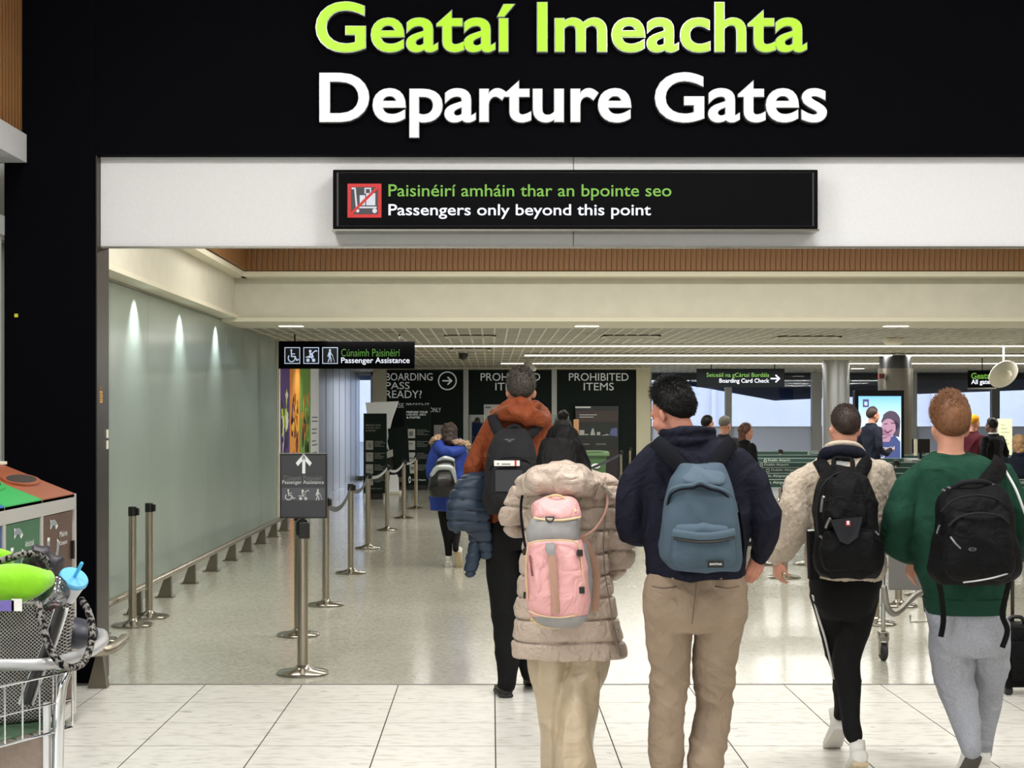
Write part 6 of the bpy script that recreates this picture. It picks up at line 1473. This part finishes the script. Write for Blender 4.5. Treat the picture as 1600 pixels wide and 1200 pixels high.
# ------------------------------------------------------------------ recycling station at left
t = thing('recycling_station', 'recycling station with green and brown sloped lids beside black column', 'bin', (-2.6, 7.6, 0))
XF = -2.27
binm = mat('bin_metal', (196, 194, 190), .35, metal=.35)
ybk = 8.4; mods = [(ybk-.04-.60*(k+1), ybk-.04-.60*k) for k in range(4)]
ya = mods[-1][0]-.04
B(XF-.62, XF-.012, ya, ybk, .05, 1.10, ch=.004).build('carcass', binm, t, world=True)
B(XF-.60, XF-.05, ya+.03, ybk-.03, 0, .05).build('plinth', blackp, t, world=True)
B(XF-.02, XF, ya, ybk, 1.165, 1.25, ch=.003).build('top_rail', binm, t, world=True)
B(XF-.02, XF, ya, ybk, .05, .12, ch=.003).build('bottom_rail', binm, t, world=True)
dg_, db_ = mat('bin_front_green', (50, 98, 66), .5), mat('bin_front_brown', (84, 60, 48), .5)
lg2, lb2 = mat('bin_lid_green', (44, 168, 82), .35), mat('bin_lid_brown', (150, 78, 44), .4)
lblue, dblue = mat('bin_lid_blue', (50, 100, 170), .35), mat('bin_front_blue', (46, 74, 120), .5)
dk = mat('slot_dark', (40, 24, 16), .7)
B(XF-.02, XF, ybk-.04, ybk, .12, 1.165).build('stile', binm, t, world=True)
sl_ = .157/.39; zT = 1.253
for k, (m0, m1) in enumerate(mods):
    fm, lm = [(db_, lb2), (dg_, lg2), (dblue, lblue), (dg_, lg2)][k]
    B(XF-.02, XF, m0-.02, m0+.02, .12, 1.165).build('stile', binm, t, world=True)
    d = B(XF-.018, XF-.006, m0+.024, m1-.024, .13, 1.16, ch=.002).build('door', fm, t, world=True)
    B(XF-.008, XF+.012, m1-.055, m1-.03, .90, 1.0, ch=.003).build('door_pull', blackp, d, world=True)
    # print: three folding arrows and two text lines
    F = Flat((XF-.006, m0+.10, .90), (0, .4, 0), (0, 0, .24), .002)
    for a in range(3):
        th = PI/2+a*2*PI/3
        ar = [(.28+.22*math.cos(th-.72+1.1*q/6), .5+.42*math.sin(th-.72+1.1*q/6)) for q in range(7)]; F.line(ar, .11)
        cx_, cy_ = ar[-1]; F.disc(cx_, cy_, .10, 3, ry=.13)
    F.build('recycling_symbol', print_w, t)
    word = ['Compost', 'Mixed', 'Paper', 'General'][k]; w2 = ['Múirín', 'Athchúrsáil', 'Páipéar', 'Dramhaíl'][k]
    text_in(w2, 'lettering', print_w, t, Vector((XF-.003, m0+.32, 1.035)), Vector((0, 1, 0)), UZ, .14, .03)
    text_in(word, 'lettering', print_w, t, Vector((XF-.003, m0+.32, .985)), Vector((0, 1, 0)), UZ, .14, .03)
    # sloped lid with slot
    mb = MB(); mb.prism([Vector((XF, m0+.003, zT-.02)), Vector((XF, m0+.003, zT)), Vector((XF-.40, m0+.003, zT+.40*sl_)), Vector((XF-.62, m0+.003, zT+.40*sl_)), Vector((XF-.62, m0+.003, 1.1)), Vector((XF-.03, m0+.003, 1.1))], (0, 0, 0), (0, .594, 0))
    L_ = mb.build('lid', lm, t, world=True)
    n_ = Vector((sl_, 0, 1)).normalized(); u_ = Vector((-1, 0, sl_)).normalized(); cc = Vector((XF-.20, (m0+m1)/2, zT+.20*sl_))
    for rr, hh, mm_, nm in (((.075, .25), .012, lm, 'slot_rim'), ((.050, .215), .0135, dk, 'slot')):
        mb = MB(); P_ = [cc+u_*(rr[0]*math.cos(2*PI*i/24))+Vector((0, rr[1]*math.sin(2*PI*i/24), 0)) for i in range(24)]; mb.prism(P_, n_*(-.002), n_*hh); mb.build(nm, mm_, L_, world=True)
B(XF-.64, XF-.38, ya-.01, ybk+.005, zT+.155, zT+.172, ch=.003).build('top_edge', creamd, t, world=True)
t = thing('paper_litter', 'crumpled white paper lying on top of the brown lid', 'litter', (XF-.44, 8.2, 1.43))
mb = MB(); mb.ell((0, 0, .012), (.07, .11, .012), 12, 6); fuse(mb, 'paper', mat('paper_white', (0, 0, 0)), t, .006, 1, lambda q: .006*noise.noise(q*40), world=False)

# ------------------------------------------------------------------ foreground baggage trolley with tote bag
t = thing('luggage_trolley', 'loaded baggage trolley with wire basket at the left frame edge', 'trolley', (-1.75, 5.1, 0))
zR = .88
def PZ(px, py, z): D_ = (CAMZ-z)*FPX/(py-HY); return Vector(((px-HX)*D_/FPX, D_, z))
rail_pts = [Vector((-2.15, 4.93, zR)), Vector((-1.85, 4.91, zR)), PZ(0, 1039, zR), PZ(67, 1038, zR), PZ(101, 1031, zR), PZ(135, 1020, zR), PZ(157, 1006, zR), PZ(161, 996, zR), PZ(150, 989, zR), Vector((-1.62, 5.64, zR)), Vector((-2.15, 5.64, zR))]
mb = MB(); mb.tube(rail_pts, .020, 12, sub=4, flat=1.0); mb.build('bumper_rail', mat('bumper_grey', (172, 172, 174), .3, metal=.3), t, world=True, smooth=True)
# basket: traced front face, top and bottom wires
A0, A1 = PZ(-80, 1090, .84), PZ(113, 1048, .84)
back = Vector((-.30, .16, 0)); hB = .185
def bw(a, b, r=.0035, n='basket_wire'): mb = MB(); mb.tube([a, b], r, 6, round_caps=True); mb.build(n, chrome, t, world=True, smooth=True)
dn = Vector((0, 0, -hB))
for q in (0, .5, 1): 
    bw(A0+dn*q, A1+dn*q, .0045 if q != .5 else .003)
for q in (0, 1): bw(A1+dn*q, A1+dn*q+back, .0045); bw(A0+dn*q, A0+dn*q+back, .0045)
for q in (0, 1): bw(A0+back+dn*q, A1+back+dn*q, .0045)
n = 7
for i in range(n+1):
    a = A0.lerp(A1, i/n); bw(a, a+dn); bw(a+dn, a+dn+back)
for i in range(1, 4): a = A1+back*(i/4); bw(a, a+dn); bw(A0+back*(i/4)+dn, A1+back*(i/4)+dn)
# frame legs and panel
LG = PZ(92, 1090, .84); x_, y_ = -1.40, 4.98
mb = MB(); mb.tube([Vector((x_+.02, y_+.12, zR)), Vector((x_, y_+.02, .80)), Vector((x_-.005, y_, .60)), Vector((x_-.01, y_, .20)), Vector((x_-.01, y_+.05, .15))], .019, 12, sub=3, round_caps=True); mb.build('leg', chrome, t, world=True, smooth=True)
mb = MB(); mb.tube([Vector((x_-.70, y_-.2, zR-.02)), Vector((x_-.70, y_-.2, .6)), Vector((x_-.70, y_-.2, .15))], .019, 12, sub=3); mb.build('leg', chrome, t, world=True, smooth=True)
mb = MB(); mb.prism([Vector((x_-.04, y_-.02, .655)), Vector((x_-.68, y_-.21, .655)), Vector((x_-.68, y_-.21, .16)), Vector((x_-.04, y_-.02, .16))], (0, 0, 0), (0, .012, 0)); mb.build('advert_panel', mat('panel_taupe', (148, 132, 122), .6, noise_amt=.1, nscale=60), t, world=True)
B(x_-.045, x_-.028, y_-.03, y_, .16, .75).build('panel_edge', mat('edge_white', (225, 226, 228), .3), t, world=True)
B(x_-.62, x_-.02, y_, y_+.8, .15, .19, ch=.01).build('deck', mat('deck_grey', (0, 0, 0)), t, world=True)
wheel(x_-.01, y_+.03, t); wheel(x_-.68, y_-.12, t); wheel(x_-.3, y_+.75, t)
mb = MB(); mb.prism([A0+dn+Vector((-.02, .02, .006)), A1+dn+Vector((-.03, .01, .006)), A1+dn+back+Vector((0, 0, .006)), A0+dn+back+Vector((0, 0, .006))], (0, 0, 0), (0, 0, .004)); mb.build('basket_floor', mat('green_leaflet', (70, 96, 72), .6), t, world=True)

# tote bag with woven black and white pattern
def woven():
    m = bpy.data.materials.new('woven_tote'); m.use_nodes = True; nt = m.node_tree; b = nt.nodes['Principled BSDF']
    tc = nt.nodes.new('ShaderNodeTexCoord'); mp = nt.nodes.new('ShaderNodeMapping'); mp.inputs['Rotation'].default_value = (0, R_(45), 0); mp.inputs['Scale'].default_value = (115, 45, 115)
    nt.links.new(tc.outputs['Object'], mp.inputs[0])
    w1 = nt.nodes.new('ShaderNodeTexWave'); w1.bands_direction = 'X'; w1.inputs['Scale'].default_value = .33; w1.inputs['Distortion'].default_value = .6
    w2 = nt.nodes.new('ShaderNodeTexWave'); w2.bands_direction = 'Z'; w2.inputs['Scale'].default_value = .33; w2.inputs['Distortion'].default_value = .6
    for w_ in (w1, w2): nt.links.new(mp.outputs[0], w_.inputs[0])
    mx = nt.nodes.new('ShaderNodeMath'); mx.operation = 'MAXIMUM'; nt.links.new(w1.outputs['Fac'], mx.inputs[0]); nt.links.new(w2.outputs['Fac'], mx.inputs[1])
    r = nt.nodes.new('ShaderNodeValToRGB'); r.color_ramp.elements[0].position = .78; r.color_ramp.elements[1].position = .95
    r.color_ramp.elements[0].color = (*lin((24, 24, 25)), 1); r.color_ramp.elements[1].color = (*lin((176, 172, 166)), 1)
    nt.links.new(mx.outputs[0], r.inputs[0]); nt.links.new(r.outputs[0], b.inputs['Base Color']); b.inputs['Roughness'].default_value = .85
    bp = nt.nodes.new('ShaderNodeBump'); bp.inputs['Distance'].default_value = .002; nt.links.new(mx.outputs[0], bp.inputs['Height']); nt.links.new(bp.outputs[0], b.inputs['Normal']); return m
wov = woven()
tt = thing('tote_bag', 'large woven black and white tote bag in the trolley basket', 'bag', (-1.65, 5.25, .67))
bd = Vector((.62, .55, 0)).normalized()
def bag_ring(z, xr, yr, xl=-2.05, yl=4.92, dep=.17, r=.045, n=28):
    """horizontal rounded rectangle from right-front corner running left"""
    A = Vector((xr, yr, z)); L = Vector((xl, yl, z)); u = (A-L).normalized(); v = Vector((-u.y, u.x, 0)); w_ = (A-L).length; c = (A+L)/2+v*dep/2; out = []
    for k in range(n):
        t_ = 2*PI*k/n; ct, s_ = math.cos(t_), math.sin(t_); e = 4
        out.append(c+u*(w_/2*math.copysign(abs(ct)**(2/e), ct))+v*(dep/2*math.copysign(abs(s_)**(2/e), s_)))
    return out
mb = MB(); mb.rings([bag_ring(z, x, y, dep=d_) for z, x, y, d_ in cr([(.672, -1.47, 5.06, .20), (.69, -1.44, 5.06, .25), (.80, -1.42, 5.09, .27), (.92, -1.40, 5.10, .29), (1.00, -1.385, 5.12, .30), (1.045, -1.39, 5.14, .29)], 4)], cap=True)
tb_ = fuse(mb, 'bag_body', wov, tt, .008, 3, folds(.008, 6, 90))
def on_bag(name, pts, w_, m, th=.003): 
    mb = MB(); mb.tube([Vector(p) for p in pts], w_, 10, sub=4, hint=(.45, -.9, 0), flat=th/w_); return mb.build(name, m, tt, world=True, smooth=True)
def bz(px, py, D_): return W(px, py, D_)
on_bag('stripe_black', [bz(94, 950, 5.0), bz(83, 985, 4.98), bz(68, 1025, 4.97), bz(52, 1062, 4.96), bz(40, 1100, 4.95)], .016, blackp, .012)
on_bag('stripe_white', [bz(87, 952, 5.0), bz(76, 988, 4.985), bz(61, 1027, 4.975), bz(44, 1064, 4.97), bz(30, 1100, 4.96)], .0055, mat('stripe_white', (0, 0, 0)), .013)
on_bag('stripe_white', [bz(105, 950, 5.02), bz(94, 985, 5.0), bz(78, 1028, 4.985), bz(62, 1066, 4.975), bz(50, 1100, 4.97)], .0055, mat('stripe_white', (0, 0, 0)), .013)
ropem = mat('rope_woven', (128, 124, 120), .9, noise_amt=.8, nscale=70, rgb2=(14, 14, 14), contrast=(.46, .54), bump=1, bscale=120)
def rope(pts, n='rope_handle'): mb = MB(); mb.tube([bz(*p) for p in pts], .0125, 10, sub=5, round_caps=True); return mb.build(n, ropem, tt, world=True, smooth=True)
rope([(60, 945, 4.99), (66, 975, 4.96), (76, 1008, 4.93), (90, 1032, 4.90), (108, 1043, 4.92), (128, 1037, 5.0), (140, 1015, 5.06), (144, 985, 5.1), (139, 958, 5.14), (128, 938, 5.18)])
rope([(-10, 880, 5.1), (15, 872, 5.12), (38, 866, 5.15), (56, 866, 5.2), (70, 874, 5.25), (85, 900, 5.28)])
# things in the bag
tp = thing('travel_pillow', 'lime green travel neck pillow on top of the tote bag', 'pillow', (-1.75, 5.1, 1.08))
lime = mat('lime_plush', (128, 196, 30), .85, sheen=.4, wr=.006, wrs=8, noise_amt=.08, nscale=14)
mb = MB(); mb.tube([W(-70, 905, 5.22), W(-45, 917, 5.10), W(0, 913, 5.04), W(45, 909, 5.04), W(70, 906, 5.08)], [.055, .062, .066, .058, .034], 18, sub=5, round_caps=True)
mb.tube([W(-70, 905, 5.22), W(-50, 880, 5.36), W(-20, 874, 5.42), W(8, 873, 5.42)], [.055, .05, .046, .03], 16, sub=5, round_caps=True)
fuse(mb, 'pillow_body', lime, tp, .007, 4, folds(.004, 8, 3))
cord('pillow_seam', 5.04, [(70, 889, .035), (80, 897, .03), (84, 907, .04), (80, 918, .05)], .0018, mat('lime_seam', (96, 150, 20), .8), tp)
tc_ = thing('tumbler_cup', 'white tumbler with blue lid and blue straw in the tote bag', 'cup', W(110, 930, 5.2))
ax = (W(121, 890, 5.16)-W(99, 935, 5.22)).normalized(); q_ = Vector((0, 0, 1)).rotation_difference(ax).to_matrix().to_4x4()
M = Matrix.Translation(W(96, 943, 5.22)) @ q_
MB().lathe([(0, 0), (.030, 0), (.033, .01), (.044, .098), (.044, .112), (0, .112)], 32).xf(M).build('cup_body', mat('cup_white', (226, 228, 236), .35), tc_, world=True, smooth=True)
MB().lathe([(0, .108), (.047, .108), (.050, .112), (.050, .122), (.046, .127), (.0, .127)], 32).xf(M).build('lid', mat('cup_blue', (96, 174, 222), .3), tc_, world=True, smooth=True)
mb = MB(); mb.tube([M @ Vector((0, 0, .12)), M @ Vector((.002, 0, .19))], .0062, 10, round_caps=True); mb.build('straw', mat('straw_blue', (70, 172, 224), .25), tc_, world=True, smooth=True)
tb2 = thing('plastic_bag', 'clear plastic bag with blue and red contents below the cup', 'bag', W(85, 945, 5.12))
mb = MB(); mb.ell(tuple(W(82, 928, 5.12)), (.058, .052, .058), 18, 10); fuse(mb, 'film', glassy('film', (190, 195, 205), .25, .12, .75), tb2, .006, 2, lambda q: .016*noise.noise(q*22))
for px_, py_, c_, nm in ((66, 925, (40, 110, 190), 'blue_packet'), (86, 948, (190, 40, 60), 'red_packet'), (58, 946, (220, 225, 230), 'white_tissue')):
    mb = MB(); mb.ell(tuple(W(px_, py_, 5.13)), (.013, .02, .018), 10, 6); mb.build(nm, mat(nm, c_, .4), tb2, world=True, smooth=True)
tj = thing('dark_scarf', 'dark patterned scarf bundled behind the green pillow', 'scarf', W(70, 880, 5.3))
mb = MB(); mb.tube([W(40, 880, 5.3), W(62, 873, 5.3), W(80, 885, 5.3), W(90, 912, 5.3), W(88, 935, 5.25)], [.025, .04, .042, .038, .03], 14, sub=4, round_caps=True)
fuse(mb, 'scarf_cloth', mat('scarf', (34, 30, 38), .5, noise_amt=.9, nscale=30, rgb2=(120, 70, 90), contrast=(.3, .42)), tj, .008, 2, folds(.014, 12, 4))
tx_ = thing('leaflet', 'white and purple leaflet tucked under the green pillow', 'leaflet', W(25, 945, 5.0))
F = Flat(W(0, 955, 4.955), (.045, 0, .0), (0, 0, .035), 0); F.rect(0, 0, 1, 1); F.build('purple_part', mat('leaf_purple', (110, 96, 170), .5), tx_)
F = Flat(W(18, 955, 4.955), (.034, 0, .0), (0, 0, .04), 0); F.rect(0, 0, 1, 1); F.build('white_part', mat('paper_white', (0, 0, 0)), tx_)
th_ = thing('dark_bag', 'dark grey helmet shaped bag resting behind the tote on the trolley', 'bag', W(128, 985, 5.45))
mb = MB(); mb.ell(tuple(W(118, 990, 5.42)), (.075, .09, .055), 20, 12); fuse(mb, 'bag_shell', mat('slate_nylon', (44, 46, 58), .45), th_, .008, 2, folds(.004, 8, 8))
# tidy the scratch scene
for o in list(work.collection.objects): bpy.data.objects.remove(o)
bpy.data.scenes.remove(work)
